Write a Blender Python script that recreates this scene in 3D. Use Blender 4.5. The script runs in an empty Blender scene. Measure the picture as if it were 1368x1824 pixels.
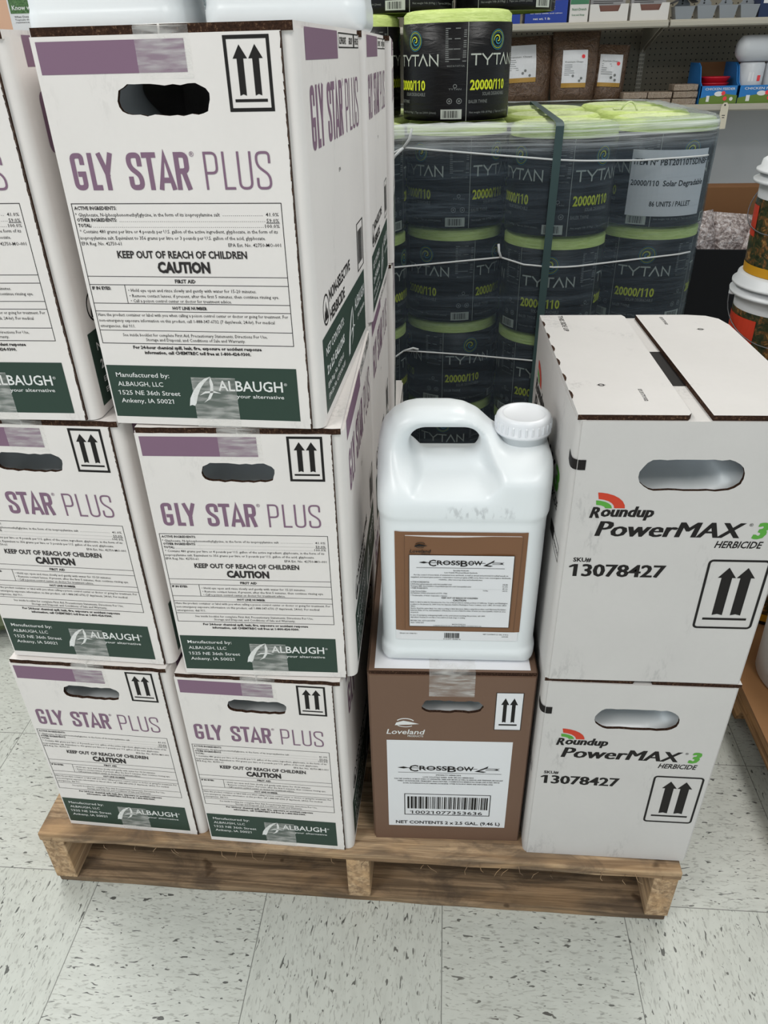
import bpy, math, random
import numpy as np
from mathutils import Vector, Matrix
random.seed(7)
S = bpy.context.scene
COL = S.collection
# ------------------------------------------------------------ camera, light, exposure
cam_d = bpy.data.cameras.new('camera')
cam = bpy.data.objects.new('camera', cam_d); COL.objects.link(cam)
cam.location = (-0.01866, -0.74590, 1.24014)
cam.rotation_euler = tuple(math.radians(a) for a in (58.20693, 1.23757, 4.29187))
cam_d.sensor_fit = 'VERTICAL'; cam_d.sensor_height = 24.0
cam_d.lens = 24.0 * 1317.27 / 1824.0
cam_d.clip_start = 0.02; cam_d.clip_end = 60
S.camera = cam
S.view_settings.view_transform = 'Standard'
S.view_settings.look = 'None'
S.view_settings.exposure = 0.10
S.view_settings.gamma = 1.0
S.view_settings.use_curve_mapping = False
S.cycles.use_denoising = True
S.cycles.max_bounces = 10
S.cycles.transparent_max_bounces = 24
S.cycles.caustics_reflective = False; S.cycles.caustics_refractive = False
W = bpy.data.worlds.new('store_daylight'); S.world = W; W.use_nodes = True
bg = W.node_tree.nodes['Background']; bg.inputs[0].default_value = (0.82, 0.93, 1.0, 1); bg.inputs[1].default_value = 0.70
def area(name, loc, rot, sx, sy, power, col=(1, 0.985, 0.96)):
    l = bpy.data.lights.new(name, 'AREA'); l.shape = 'RECTANGLE'; l.size = sx; l.size_y = sy; l.energy = power; l.color = col
    o = bpy.data.objects.new(name, l); COL.objects.link(o); o.location = loc; o.rotation_euler = rot; return o
CEIL = 3.05
TUBES = [(-1.5, -1.6, 36), (0.9, -1.6, 21), (-1.5, 1.0, 22), (0.9, 1.0, 15), (-1.5, 3.0, 8), (0.9, 3.0, 7)]
for (x, y, p) in TUBES:
    area('troffer_light', (x, y, CEIL - 0.07), (0, 0, 0), 0.55, 1.15, p)

# ------------------------------------------------------------ materials
def lin(c):
    return tuple(((v / 255) / 12.92 if v / 255 <= 0.04045 else ((v / 255 + 0.055) / 1.055) ** 2.4) for v in c)
def mat(name, rgb, rough=0.6, spec=0.35, metal=0.0):
    m = bpy.data.materials.new(name); m.use_nodes = True
    b = m.node_tree.nodes['Principled BSDF']
    b.inputs['Base Color'].default_value = (*lin(rgb), 1); b.inputs['Roughness'].default_value = rough
    b.inputs['Specular IOR Level'].default_value = spec; b.inputs['Metallic'].default_value = metal
    return m
class NT:
    """small helper for node graphs"""
    def __init__(s, m):
        s.t = m.node_tree; s.n = s.t.nodes; s.b = s.n['Principled BSDF']
    def add(s, typ, **k):
        n = s.n.new(typ)
        for a, v in k.items(): setattr(n, a, v)
        return n
    def link(s, a, b): s.t.links.new(a, b)
    def coord(s, scale=(1, 1, 1), kind='Object', rot=(0, 0, 0), loc=(0, 0, 0)):
        tc = s.add('ShaderNodeTexCoord'); mp = s.add('ShaderNodeMapping')
        mp.inputs['Scale'].default_value = scale; mp.inputs['Rotation'].default_value = rot; mp.inputs['Location'].default_value = loc
        s.link(tc.outputs[kind], mp.inputs[0]); return mp.outputs[0]
    def noise(s, vec, scale, detail=3, rough=0.55, dist=0.0):
        n = s.add('ShaderNodeTexNoise'); n.inputs['Scale'].default_value = scale; n.inputs['Detail'].default_value = detail
        n.inputs['Roughness'].default_value = rough; n.inputs['Distortion'].default_value = dist
        s.link(vec, n.inputs['Vector']); return n.outputs['Fac']
    def ramp(s, fac, stops):
        r = s.add('ShaderNodeValToRGB'); e = r.color_ramp.elements
        while len(e) < len(stops): e.new(0.5)
        for i, (p, c) in enumerate(stops):
            e[i].position = p
            e[i].color = (*c, 1) if not isinstance(c, (int, float)) else (c, c, c, 1)
        s.link(fac, r.inputs[0]); return r.outputs[0]
    def mix(s, fac, a, b, blend='MIX'):
        m = s.add('ShaderNodeMix', data_type='RGBA', blend_type=blend)
        for sock, v in ((m.inputs[0], fac), (m.inputs[6], a), (m.inputs[7], b)):
            if hasattr(v, 'is_linked'): s.link(v, sock)
            elif isinstance(v, (int, float)): sock.default_value = v
            else: sock.default_value = (*v, 1)
        return m.outputs[2]
    def math(s, op, a, b=None, c=None):
        m = s.add('ShaderNodeMath', operation=op)
        for i, v in enumerate((a, b, c)):
            if v is None: continue
            if hasattr(v, 'is_linked'): s.link(v, m.inputs[i])
            else: m.inputs[i].default_value = v
        return m.outputs[0]
    def sep(s, vec):
        n = s.add('ShaderNodeSeparateXYZ'); s.link(vec, n.inputs[0]); return n.outputs
    def base(s, c): s.link(c, s.b.inputs['Base Color'])
    def bump(s, h, strength=0.2, dist=0.002):
        b = s.add('ShaderNodeBump'); b.inputs['Strength'].default_value = strength; b.inputs['Distance'].default_value = dist
        s.link(h, b.inputs['Height']); s.link(b.outputs[0], s.b.inputs['Normal'])

def card(name, rgb, scuff, amount=0.5, rough=0.62, seed=0.0):
    m = mat(name, rgb, rough, 0.3); g = NT(m); L = lin(rgb)
    v = g.coord(loc=(seed, seed * 2, 0))
    n1 = g.noise(v, 5, 4); n2 = g.noise(v, 160, 2)
    c = g.ramp(n1, [(0.3, tuple(x * 0.95 for x in L)), (0.75, tuple(min(1, x * 1.03) for x in L))])
    c = g.mix(g.math('MULTIPLY', n2, 0.12), c, tuple(x * 0.75 for x in L))
    v2 = g.coord((9, 9, 3.2), loc=(seed + 3.1, seed, 1))
    n3 = g.noise(v2, 1.3, 2, 0.5); n4 = g.noise(g.coord((60, 60, 22)), 3, 3, 0.7)
    sm = g.math('MULTIPLY', g.ramp(n3, [(0.60, 0.0), (0.78, 1.0)]), g.ramp(n4, [(0.48, 0.0), (0.62, 1.0)]))
    c = g.mix(g.math('MULTIPLY', sm, amount), c, lin(scuff))
    g.base(c); g.bump(n2, 0.08, 0.001)
    return m
M = {}
M['white_card'] = card('white_cardboard', (231, 225, 221), (120, 115, 112), 0.42)
M['white_card_b'] = card('grey_white_cardboard', (207, 203, 200), (118, 116, 118), 0.55, seed=4.0)
M['brown_card'] = card('printed_brown_cardboard', (116, 90, 74), (150, 128, 112), 0.35, seed=7.0)
def kraft():
    m = mat('kraft_edge', (92, 62, 44), 0.85, 0.1); g = NT(m); v = g.coord((1, 1, 1))
    n = g.noise(v, 420, 2, 0.6); n2 = g.noise(v, 40, 2)
    c = g.ramp(n, [(0.35, lin((46, 31, 24))), (0.6, lin((66, 46, 35))), (0.74, lin((120, 94, 74)))])
    c = g.mix(g.ramp(n2, [(0.4, 0.0), (0.7, 0.45)]), c, lin((50, 33, 25))); g.base(c); g.bump(n, 0.6, 0.002); return m
M['kraft'] = kraft()
M['kraft_sheet'] = card('kraft_cardboard', (150, 108, 70), (110, 78, 50), 0.3, seed=2.0)
M['black_ink'] = mat('black_ink', (30, 27, 26), 0.6, 0.25)
M['text_ink'] = mat('fine_print_ink', (48, 44, 44), 0.6, 0.25)
M['purple'] = mat('purple_ink', (128, 99, 120), 0.55)
M['green_ink'] = mat('dark_green_ink', (44, 64, 54), 0.5)
M['white_ink'] = mat('white_ink', (226, 226, 224), 0.55)
M['red_ink'] = mat('red_ink', (200, 62, 38), 0.5)
M['leaf_ink'] = mat('leaf_green_ink', (88, 160, 60), 0.5)
M['brown_ink'] = mat('brown_label', (122, 84, 56), 0.32, 0.5)
M['paper'] = mat('label_paper', (226, 226, 228), 0.5)
M['black_paper'] = mat('black_band', (30, 27, 26), 0.6, 0.2)
def tape_mat():
    m = mat('clear_tape', (242, 240, 236), 0.12, 0.8); g = NT(m)
    v = g.coord((40, 40, 220)); n = g.noise(v, 1.0, 3, 0.6); g.bump(n, 0.35, 0.002)
    tr = g.add('ShaderNodeBsdfTransparent'); mx = g.add('ShaderNodeMixShader')
    f = g.ramp(g.noise(g.coord((30, 30, 160)), 1.0, 2), [(0.4, 0.12), (0.7, 0.5)])
    g.link(f, mx.inputs[0]); g.link(tr.outputs[0], mx.inputs[1]); g.link(g.b.outputs[0], mx.inputs[2])
    g.link(mx.outputs[0], g.n['Material Output'].inputs[0]); return m
M['tape'] = tape_mat()
def plastic(name, rgb, rough=0.32):
    m = mat(name, rgb, rough, 0.5); g = NT(m)
    g.b.inputs['Subsurface Weight'].default_value = 0.12; g.b.inputs['Subsurface Radius'].default_value = (0.02, 0.02, 0.02); g.b.inputs['Subsurface Scale'].default_value = 0.3
    n = g.noise(g.coord(), 90, 2); g.bump(n, 0.04, 0.001); return m
M['jug'] = plastic('white_jug_plastic', (232, 236, 238))
def scuffed_jug():
    m = plastic('scuffed_jug_plastic', (232, 236, 238)); g = NT(m)
    v = g.coord(); s = g.sep(v)
    n = g.noise(g.coord((110, 1, 45)), 1.0, 3, 0.6)
    zz = g.ramp(g.math('MULTIPLY', s[2], 1.0), [(0.2415, 0.0), (0.246, 1.0), (0.257, 1.0), (0.262, 0.0)])
    xx = g.ramp(g.math('ADD', s[0], 0.5), [(0.472, 0.0), (0.49, 1.0), (0.55, 1.0), (0.575, 0.0)])
    yy = g.math('LESS_THAN', s[1], 0.0)
    f = g.math('MULTIPLY', g.math('MULTIPLY', zz, xx), g.math('MULTIPLY', yy, g.ramp(n, [(0.5, 0.0), (0.6, 0.4)])))
    g.base(g.mix(f, lin((232, 236, 238)), lin((140, 142, 146)))); return m
M['jug_scuffed'] = scuffed_jug()
M['cap'] = plastic('white_cap_plastic', (232, 234, 238), 0.3)
def wood(name, a, b, dark, axis=0, seed=0.0, stain=0.5):
    m = mat(name, a, 0.82, 0.12); g = NT(m); A_, B_, D_ = lin(a), lin(b), lin(dark)
    def vec(along, across, o): q = [across] * 3; q[axis] = along; return g.coord(tuple(q), loc=(seed + o, seed * 1.7 + o, seed * .6 + o))
    n = g.noise(vec(2.6, 75, 0), 1.0, 5, 0.65, 0.5)
    c = g.ramp(n, [(0.30, tuple(x * .8 for x in B_)), (0.45, B_), (0.55, A_), (0.72, tuple(min(1, x * 1.3) for x in A_))])
    n2 = g.noise(vec(7, 16, 3), 1.0, 5, 0.68, 0.8); c = g.mix(g.ramp(n2, [(0.47, 0.0), (0.62, stain)]), c, D_)
    n5 = g.noise(vec(5, 14, 9), 1.0, 3, 0.6, 0.5); c = g.mix(g.ramp(n5, [(0.52, 0.0), (0.66, 0.5)]), c, tuple(min(1, x * k) for x, k in zip(A_, (1.24, 1.13, .98))))
    n4 = g.noise(vec(5, 130, 5), 1.0, 3, 0.6); c = g.mix(g.ramp(n4, [(0.56, 0.0), (0.66, 0.4)]), c, tuple(x * .6 for x in D_))
    n3 = g.noise(g.coord((24, 24, 24), loc=(seed, 5, 2)), 1.0, 2, 0.5); c = g.mix(g.ramp(n3, [(0.69, 0.0), (0.75, 0.7)]), c, lin((62, 46, 34)))
    g.base(c); g.bump(g.math('ADD', n, n4), 0.6, 0.003); return m
M['deck'] = wood('pallet_deck_wood', (182, 155, 124), (148, 121, 94), (98, 84, 72), 0, 0.3, 0.72)
M['lower'] = wood('pallet_shaded_wood', (152, 128, 102), (120, 100, 79), (84, 72, 62), 0, 3.3, 0.7)  # bottom-board wood, darkened to put the under-deck shade into its colour
M['stringer'] = wood('pallet_stringer_wood', (192, 163, 130), (160, 132, 103), (112, 96, 81), 1, 1.7, 0.35)
M['warm_stringer'] = wood('warm_stringer_wood', (176, 138, 100), (140, 106, 74), (110, 84, 60), 1, 5.1, 0.3)
def floor_mat():
    m = mat('vinyl_tile', (198, 187, 180), 0.36, 0.4); g = NT(m)
    v = g.coord(); s = g.sep(v); T = 0.3048
    ix = g.math('FLOOR', g.math('DIVIDE', s[0], T)); iy = g.math('FLOOR', g.math('DIVIDE', s[1], T))
    par = g.math('MODULO', g.math('ABSOLUTE', g.math('ADD', ix, iy)), 2.0)
    tile = g.add('ShaderNodeTexWhiteNoise', noise_dimensions='2D')
    cv = g.add('ShaderNodeCombineXYZ'); g.link(ix, cv.inputs[0]); g.link(iy, cv.inputs[1]); g.link(cv.outputs[0], tile.inputs[0])
    va, vb = g.coord((1.0, 0.30, 1)), g.coord((0.30, 1.0, 1), loc=(3, 7, 0))
    vm = g.add('ShaderNodeMix', data_type='VECTOR'); g.link(par, vm.inputs[0]); g.link(va, vm.inputs[4]); g.link(vb, vm.inputs[5]); vv = vm.outputs[1]
    base = g.mix(tile.outputs[0], lin((199, 202, 194)), lin((205, 207, 200)))
    cl = g.noise(vv, 60, 4, 0.6); base = g.mix(g.ramp(cl, [(0.42, 0.0), (0.66, 0.5)]), base, lin((186, 188, 181)))
    n1 = g.noise(vv, 270, 2, 0.5, 0.7); base = g.mix(g.ramp(n1, [(0.56, 0.0), (0.66, 0.62)]), base, lin((144, 144, 138)))
    n2 = g.noise(vv, 190, 1, 0.4, 0.8); base = g.mix(g.ramp(n2, [(0.69, 0.0), (0.71, 0.9)]), base, lin((66, 66, 64)))
    vo = g.add('ShaderNodeTexVoronoi'); vo.inputs['Scale'].default_value = 13; g.link(vv, vo.inputs['Vector'])
    n3 = g.noise(vv, 240, 1); fl = g.math('LESS_THAN', g.math('ADD', vo.outputs['Distance'], g.math('MULTIPLY', n3, 0.12)), 0.092)
    rnd = g.sep(vo.outputs['Color'])[0]; fl = g.math('MULTIPLY', fl, g.math('GREATER_THAN', rnd, 0.62))
    base = g.mix(fl, base, lin((58, 58, 58)))
    big = g.noise(v, 1.6, 3); base = g.mix(g.ramp(big, [(0.45, 0.0), (0.75, 0.22)]), base, lin((188, 182, 168)))
    def joint(c):
        f = g.math('FRACT', g.math('DIVIDE', c, T)); d = g.math('MINIMUM', f, g.math('SUBTRACT', 1.0, f)); return g.math('LESS_THAN', d, 0.0024)
    j = g.math('MAXIMUM', joint(s[0]), joint(s[1]))
    base = g.mix(g.math('MULTIPLY', j, 0.8), base, lin((92, 92, 88)))
    g.base(base); g.bump(g.math('SUBTRACT', 1.0, j), 0.15, 0.001); return m
M['floor'] = floor_mat()
M['ceiling'] = mat('ceiling_tile', (222, 222, 218), 0.9)
M['wall'] = mat('painted_wall', (196, 194, 188), 0.8)
M['steel'] = mat('beige_shelf_steel', (178, 172, 158), 0.45, 0.4)
M['panel'] = mat('grey_panel', (196, 196, 198), 0.6)
def peg_mat():
    m = mat('pegboard', (126, 120, 106), 0.7); g = NT(m); s = g.sep(g.coord())
    def cell(c): return g.math('SUBTRACT', g.math('FRACT', g.math('DIVIDE', c, 0.0254)), 0.5)
    a, b = cell(s[0]), cell(s[2])
    r = g.math('SQRT', g.math('ADD', g.math('MULTIPLY', a, a), g.math('MULTIPLY', b, b)))
    g.base(g.mix(g.math('LESS_THAN', r, 0.13), lin((126, 120, 106)), lin((20, 18, 16)))); return m
M['peg'] = peg_mat()
def spool_green():
    m = mat('yellow_green_twine', (202, 220, 130), 0.5, 0.4); g = NT(m)
    n = g.noise(g.coord((30, 30, 260)), 1.0, 3, 0.6, 1.0); g.base(g.ramp(n, [(0.3, lin((178, 198, 104))), (0.6, lin((206, 222, 138)))])); g.bump(n, 0.5, 0.003); return m
M['twine'] = spool_green()
def twine_top():
    m = mat('twine_end', (216, 230, 158), 0.6, 0.3); g = NT(m); v = g.coord()
    n = g.noise(g.coord((22, 22, 22)), 2.0, 4, 0.65, 1.5); g.base(g.ramp(n, [(0.30, lin((128, 142, 88))), (0.40, lin((200, 214, 146))), (0.7, lin((224, 232, 190)))])); g.bump(n, 0.6, 0.01); return m
M['twine_top'] = twine_top()
def wrapper_mat():
    m = mat('black_shrink_wrapper', (17, 16, 18), 0.34, 0.22); g = NT(m)
    n = g.noise(g.coord((9, 9, 60)), 1.0, 4, 0.6, 1.2); g.bump(n, 0.35, 0.005); return m
M['wrapper'] = wrapper_mat()
M['spool_text'] = mat('pale_grey_print', (186, 190, 180), 0.45)
M['spool_dim'] = mat('grey_print', (120, 122, 120), 0.45)
M['spool_lime'] = mat('lime_print', (206, 214, 40), 0.45)
M['teal'] = mat('teal_print', (40, 128, 150), 0.45)
M['lime2'] = mat('swirl_lime_print', (190, 200, 60), 0.45)
def film_mat():
    m = mat('stretch_film', (168, 186, 214), 0.25, 0.5); g = NT(m); s = g.sep(g.coord())
    v = g.coord((3.0, 3.0, 70)); n = g.noise(v, 1.0, 5, 0.62, 0.5); g.bump(g.noise(g.coord((7, 7, 60)), 1.0, 4, 0.6, 0.8), 0.45, 0.01)
    f = g.ramp(n, [(0.40, 0.075), (0.60, 0.115), (0.80, 0.26)])
    rim = g.ramp(s[2], [(0.985, 0.0), (1.0, 1.0)])
    z = g.math('SUBTRACT', s[2], 0.0)
    top = g.ramp(g.math('SUBTRACT', z, 0.11), [(0.915, 0.0), (0.955, 0.62)])
    st = g.ramp(g.noise(g.coord((2.0, 2.0, 150)), 1.0, 3, 0.6), [(0.4, 0.0), (0.66, 1.0)])
    f2 = g.math('ADD', f, g.math('MULTIPLY', top, st))
    g.base(g.mix(g.math('MULTIPLY', top, 1.6), lin((158, 176, 192)), lin((238, 242, 242))))
    tr = g.add('ShaderNodeBsdfTransparent'); tr.inputs[0].default_value = (.68, .72, .74, 1); mx = g.add('ShaderNodeMixShader')
    g.link(f2, mx.inputs[0]); g.link(tr.outputs[0], mx.inputs[1]); g.link(g.b.outputs[0], mx.inputs[2])
    g.link(mx.outputs[0], g.n['Material Output'].inputs[0]); return m
M['film'] = film_mat()
M['cord'] = mat('white_cord', (206, 208, 208), 0.5)
M['strap'] = mat('dark_green_strap', (52, 76, 76), 0.4, 0.5)
M['sheet'] = mat('paper_sheet', (236, 235, 238), 0.5)

# ------------------------------------------------------------ mesh helpers
class MB:
    def __init__(s): s.v = []; s.f = []; s.m = []; s.sm = []
    def add(s, vs, fs, mi=0, smooth=False):
        o = len(s.v); s.v += [tuple(v) for v in vs]
        for f in fs: s.f.append(tuple(i + o for i in f)); s.m.append(mi); s.sm.append(smooth)
    def box(s, x0, y0, z0, x1, y1, z1, mi=0, faces=None):
        """faces: optional dict of material by side: '-y', '+y' ..."""
        vs = [(x0, y0, z0), (x1, y0, z0), (x1, y1, z0), (x0, y1, z0), (x0, y0, z1), (x1, y0, z1), (x1, y1, z1), (x0, y1, z1)]
        fs = {'-z': (3, 2, 1, 0), '+z': (4, 5, 6, 7), '-y': (0, 1, 5, 4), '+x': (1, 2, 6, 5), '+y': (2, 3, 7, 6), '-x': (3, 0, 4, 7)}
        o = len(s.v); s.v += vs
        for k, f in fs.items():
            s.f.append(tuple(i + o for i in f)); s.m.append((faces or {}).get(k, mi)); s.sm.append(False)
    def lathe(s, prof, n=40, c=(0, 0, 0), mi=0, smooth=True, close=True):
        vs = []; fs = []
        for r, z in prof:
            for k in range(n):
                a = 2 * math.pi * k / n; vs.append((c[0] + r * math.cos(a), c[1] + r * math.sin(a), c[2] + z))
        for i in range(len(prof) - 1):
            for k in range(n):
                k2 = (k + 1) % n; fs.append((i * n + k, i * n + k2, (i + 1) * n + k2, (i + 1) * n + k))
        if close:
            fs.append(tuple(range(n - 1, -1, -1))); fs.append(tuple((len(prof) - 1) * n + k for k in range(n)))
        s.add(vs, fs, mi, smooth)
    def tube(s, pts, r, n=8, mi=0):
        P = [Vector(p) for p in pts]; vs = []; fs = []; up = Vector((0.13, 0.31, 1)).normalized()
        for i, p in enumerate(P):
            d = (P[min(i + 1, len(P) - 1)] - P[max(i - 1, 0)]).normalized()
            a = d.cross(up)
            a = a.normalized() if a.length > 1e-4 else d.cross(Vector((1, 0, 0))).normalized()
            b = a.cross(d)
            for k in range(n):
                t = 2 * math.pi * k / n; vs.append(p + a * (r * math.cos(t)) + b * (r * math.sin(t)))
        for i in range(len(P) - 1):
            for k in range(n):
                k2 = (k + 1) % n; fs.append((i * n + k, i * n + k2, (i + 1) * n + k2, (i + 1) * n + k))
        fs.append(tuple(range(n - 1, -1, -1))); fs.append(tuple((len(P) - 1) * n + k for k in range(n)))
        s.add(vs, fs, mi, True)
    def prism(s, poly, z0, z1, mi=0, smooth=False):
        n = len(poly); vs = [(x, y, z0) for x, y in poly] + [(x, y, z1) for x, y in poly]
        fs = [tuple(range(n - 1, -1, -1)), tuple(range(n, 2 * n))]
        s.add(vs, fs, mi, False); o = len(s.v) - 2 * n
        for i in range(n):
            j = (i + 1) % n; s.f.append((o + i, o + j, o + n + j, o + n + i)); s.m.append(mi); s.sm.append(smooth)
    def build(s, name, mats, parent=None, bevel=0.0, loc=None):
        me = bpy.data.meshes.new(name); me.from_pydata(s.v, [], s.f)
        ml = mats if isinstance(mats, (list, tuple)) else [mats]
        for m_ in ml: me.materials.append(M[m_] if isinstance(m_, str) else m_)
        me.polygons.foreach_set('material_index', s.m); me.polygons.foreach_set('use_smooth', s.sm); me.update()
        o = bpy.data.objects.new(name, me); COL.objects.link(o)
        if parent is not None: o.parent = parent
        if loc: o.location = loc
        if bevel:
            b = o.modifiers.new('edge', 'BEVEL'); b.width = bevel; b.segments = 2; b.limit_method = 'ANGLE'; b.angle_limit = 0.7
        return o
def tag(o, label=None, cat=None, group=None, kind=None):
    for k, v in (('label', label), ('category', cat), ('group', group), ('kind', kind)):
        if v: o[k] = v
    return o
def empty(name, loc, rz=0.0, label=None, cat=None, group=None):
    o = bpy.data.objects.new(name, None); o.empty_display_size = 0.05; COL.objects.link(o)
    o.location = loc; o.rotation_euler = (0, 0, rz); return tag(o, label, cat, group)
def kids(o): return [c for c in bpy.data.objects if c.parent == o]
def copy_tree(o, parent=None):
    c = o.copy(); COL.objects.link(c)
    if parent is not None: c.parent = parent
    for ch in TREE.get(o.name, []) or kids(o): copy_tree(ch, c)
    return c
TREE = {}
def remember(o):
    TREE[o.name] = kids(o)
    for c in TREE[o.name]: remember(c)
# ------------------------------------------------------------ printing: 2-D art mapped on to a surface
_tc = bpy.data.curves.new('glyphs', 'FONT'); _to = bpy.data.objects.new('glyphs', _tc); _cache = {}
def glyphs(t, off=0.0, res=2):
    k = (t, off, res)
    if k not in _cache:
        _tc.body = t; _tc.offset = off; _tc.resolution_u = res; _to.to_mesh_clear(); m = _to.to_mesh()
        _cache[k] = ([(v.co.x, v.co.y) for v in m.vertices], [tuple(p.vertices) for p in m.polygons])
    return _cache[k]
CAP = max(v[1] for v in glyphs('H')[0])
class Art:
    def __init__(s, k=0.001): s.v = []; s.f = []; s.m = []; s.e = []; s.k = k; s.lay = 0.0
    def poly(s, pts, mi=0):
        o = len(s.v); s.v += [(p[0] * s.k, p[1] * s.k) for p in pts]; s.e += [s.lay] * len(pts); s.f.append(tuple(range(o, o + len(pts)))); s.m.append(mi)
    def rect(s, u0, v0, u1, v1, mi=0, nx=1):
        for i in range(nx):
            a, b = u0 + (u1 - u0) * i / nx, u0 + (u1 - u0) * (i + 1) / nx
            s.poly([(a, v0), (b, v0), (b, v1), (a, v1)], mi)
    def frame(s, u0, v0, u1, v1, t, mi=0, tl=None):
        tl = tl or t
        s.rect(u0, v0, u1, v0 + t, mi); s.rect(u0, v1 - t, u1, v1, mi); s.rect(u0, v0 + t, u0 + tl, v1 - t, mi); s.rect(u1 - tl, v0 + t, u1, v1 - t, mi)
    def text(s, t, u0, vb, cap, u1=None, off=0.0, shear=0.0, mi=0, res=2, align='l'):
        vs, fs = glyphs(t, off, res)
        if not vs: return
        a = min(v[0] for v in vs); b = max(v[0] for v in vs); ky = cap / CAP; kx = (u1 - u0) / (b - a) if u1 is not None else ky
        if u1 is None and align == 'c': u0 -= (b - a) * kx / 2
        if u1 is None and align == 'r': u0 -= (b - a) * kx
        o = len(s.v)
        s.v += [((u0 + (x - a) * kx + shear * y * ky) * s.k, (vb + y * ky) * s.k) for x, y in vs]
        s.e += [s.lay] * len(vs)
        for f in fs: s.f.append(tuple(i + o for i in f)); s.m.append(mi)
        if '1' in t and cap * s.k > .0035 or '1' in t and s.k == 1 and cap > .0035:   # give every 1 its flag
            for i, ch in enumerate(t):
                if ch != '1': continue
                x1 = max(v[0] for v in glyphs(t[:i + 1], off, res)[0]); sw = .13 + 2 * off; P = [(x1 - sw, CAP), (x1 - sw - .16, CAP * .84), (x1 - sw - .16, CAP * .72), (x1 - sw, CAP * .84)]
                s.poly([(u0 + (x - a) * kx + shear * y * ky, vb + y * ky) for x, y in P], mi)
        s.lay += 1e-5
    def fat(s, t, u0, vb, cap, u1, off, shear, mi, d):
        for q in (-d, 0, d): s.text(t, u0 + q, vb, cap, u1 + q, off, shear, mi)
    def merge(s, A, su=1.0):
        o = len(s.v); s.v += [(u * su, v) for u, v in A.v]; s.f += [tuple(i + o for i in f) for f in A.f]; s.m += A.m; s.e += A.e
    def stroke(s, pts, w, mi=0, closed=False, cap=True):
        s.lay += 1e-5
        P = [Vector((p[0], p[1])) for p in pts]; h = w / 2; n = len(P)
        if cap and not closed:
            P[0] = P[0] + (P[0] - P[1]).normalized() * h; P[-1] = P[-1] + (P[-1] - P[-2]).normalized() * h
        L = []; Rr = []
        for i in range(n):
            d1 = (P[i] - P[i - 1]).normalized() if (i > 0 or closed) else (P[1] - P[0]).normalized()
            d2 = (P[(i + 1) % n] - P[i]).normalized() if (i < n - 1 or closed) else d1
            t = (d1 + d2); t = t.normalized() if t.length > 1e-6 else d1
            nrm = Vector((-t.y, t.x)); q = max(0.45, nrm.dot(Vector((-d1.y, d1.x)))); L.append(P[i] + nrm * (h / q)); Rr.append(P[i] - nrm * (h / q))
        for i in range(n if closed else n - 1):
            j = (i + 1) % n; s.poly([Rr[i], Rr[j], L[j], L[i]], mi)
    def arc(s, cx, cy, r, a0, a1, w, mi=0, n=16, ry=None):
        s.stroke([(cx + r * math.cos(a0 + (a1 - a0) * i / n), cy + (ry or r) * math.sin(a0 + (a1 - a0) * i / n)) for i in range(n + 1)], w, mi, cap=False)
    def disc(s, cx, cy, r, mi=0, n=20): s.poly([(cx + r * math.cos(6.2832 * i / n), cy + r * math.sin(6.2832 * i / n)) for i in range(n)], mi)
    def build(s, name, mats, fn, parent=None, off=0.00025):
        mb = MB(); mb.v = [fn(u, v, off + e) for (u, v), e in zip(s.v, s.e)]; mb.f = s.f; mb.m = s.m; mb.sm = [False] * len(s.f)
        return mb.build(name, mats, parent)
def rounded(pts, r):
    out = []
    for i, p in enumerate(pts):
        if i in (0, len(pts) - 1) or (len(p) > 2 and p[2] == 0): out.append((p[0], p[1])); continue
        a, b, c = Vector(pts[i - 1][:2]), Vector(p[:2]), Vector(pts[i + 1][:2])
        d1, d2 = (a - b), (c - b); q = min(r, d1.length * .46, d2.length * .46); e1, e2 = b + d1.normalized() * q, b + d2.normalized() * q
        for t in range(6):
            t /= 5; out.append(tuple(e1 * (1 - t) ** 2 + b * 2 * t * (1 - t) + e2 * t ** 2))
    return out
LET = {'G': [[(1, .80), (1, 1), (0, 1), (0, 0), (1, 0), (1, .43, 0), (.60, .43)]], 'L': [[(0, 1), (0, 0, 0), (1, 0)]], 'Y': [[(0, 1), (.5, .42)], [(1, 1), (.5, .42, 0), (.5, 0)]],
       'S': [[(1, .74), (1, 1), (0, 1), (0, .64), (1, .36), (1, 0), (0, 0), (0, .26)]], 'T': [[(0, 1), (1, 1)], [(.5, 1), (.5, 0)]], 'A': [[(0, 0), (.5, 1, 0), (1, 0)], [(.22, .22), (.78, .22)]],
       'V': [[(0, 0), (.5, 1, 0), (1, 0)]], 'R': [[(0, 0), (0, 1)], [(.05, 1), (1, 1), (1, .5), (.05, .5)], [(.6, .5), (1, 0)]], 'P': [[(0, 0), (0, 1)], [(.05, 1), (1, 1), (1, .44), (.05, .44)]],
       'U': [[(0, 1), (0, 0), (1, 0), (1, 1)]], 'N': [[(0, 0), (0, 1, 0), (1, 0, 0), (1, 1)]]}
def letter(art, ch, u0, v0, u1, v1, w, mi=0):
    h = w / 2
    for path in LET[ch]:
        pts = [(u0 + h + p[0] * (u1 - u0 - w), v0 + h + p[1] * (v1 - v0 - w), *p[2:]) for p in path]
        art.stroke(rounded(pts, (u1 - u0) * 0.45) if ch in 'GSRPU' else [p[:2] for p in pts], w, mi)
def word(art, chars, v0, v1, w, mi=0):
    for ch, a, b in chars: letter(art, ch, a, v0, b, v1, w, mi)
def plane_map(O, U, V, N):
    O, U, V, N = Vector(O), Vector(U), Vector(V), Vector(N)
    return lambda u, v, off: tuple(O + U * u + V * v + N * off)
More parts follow.
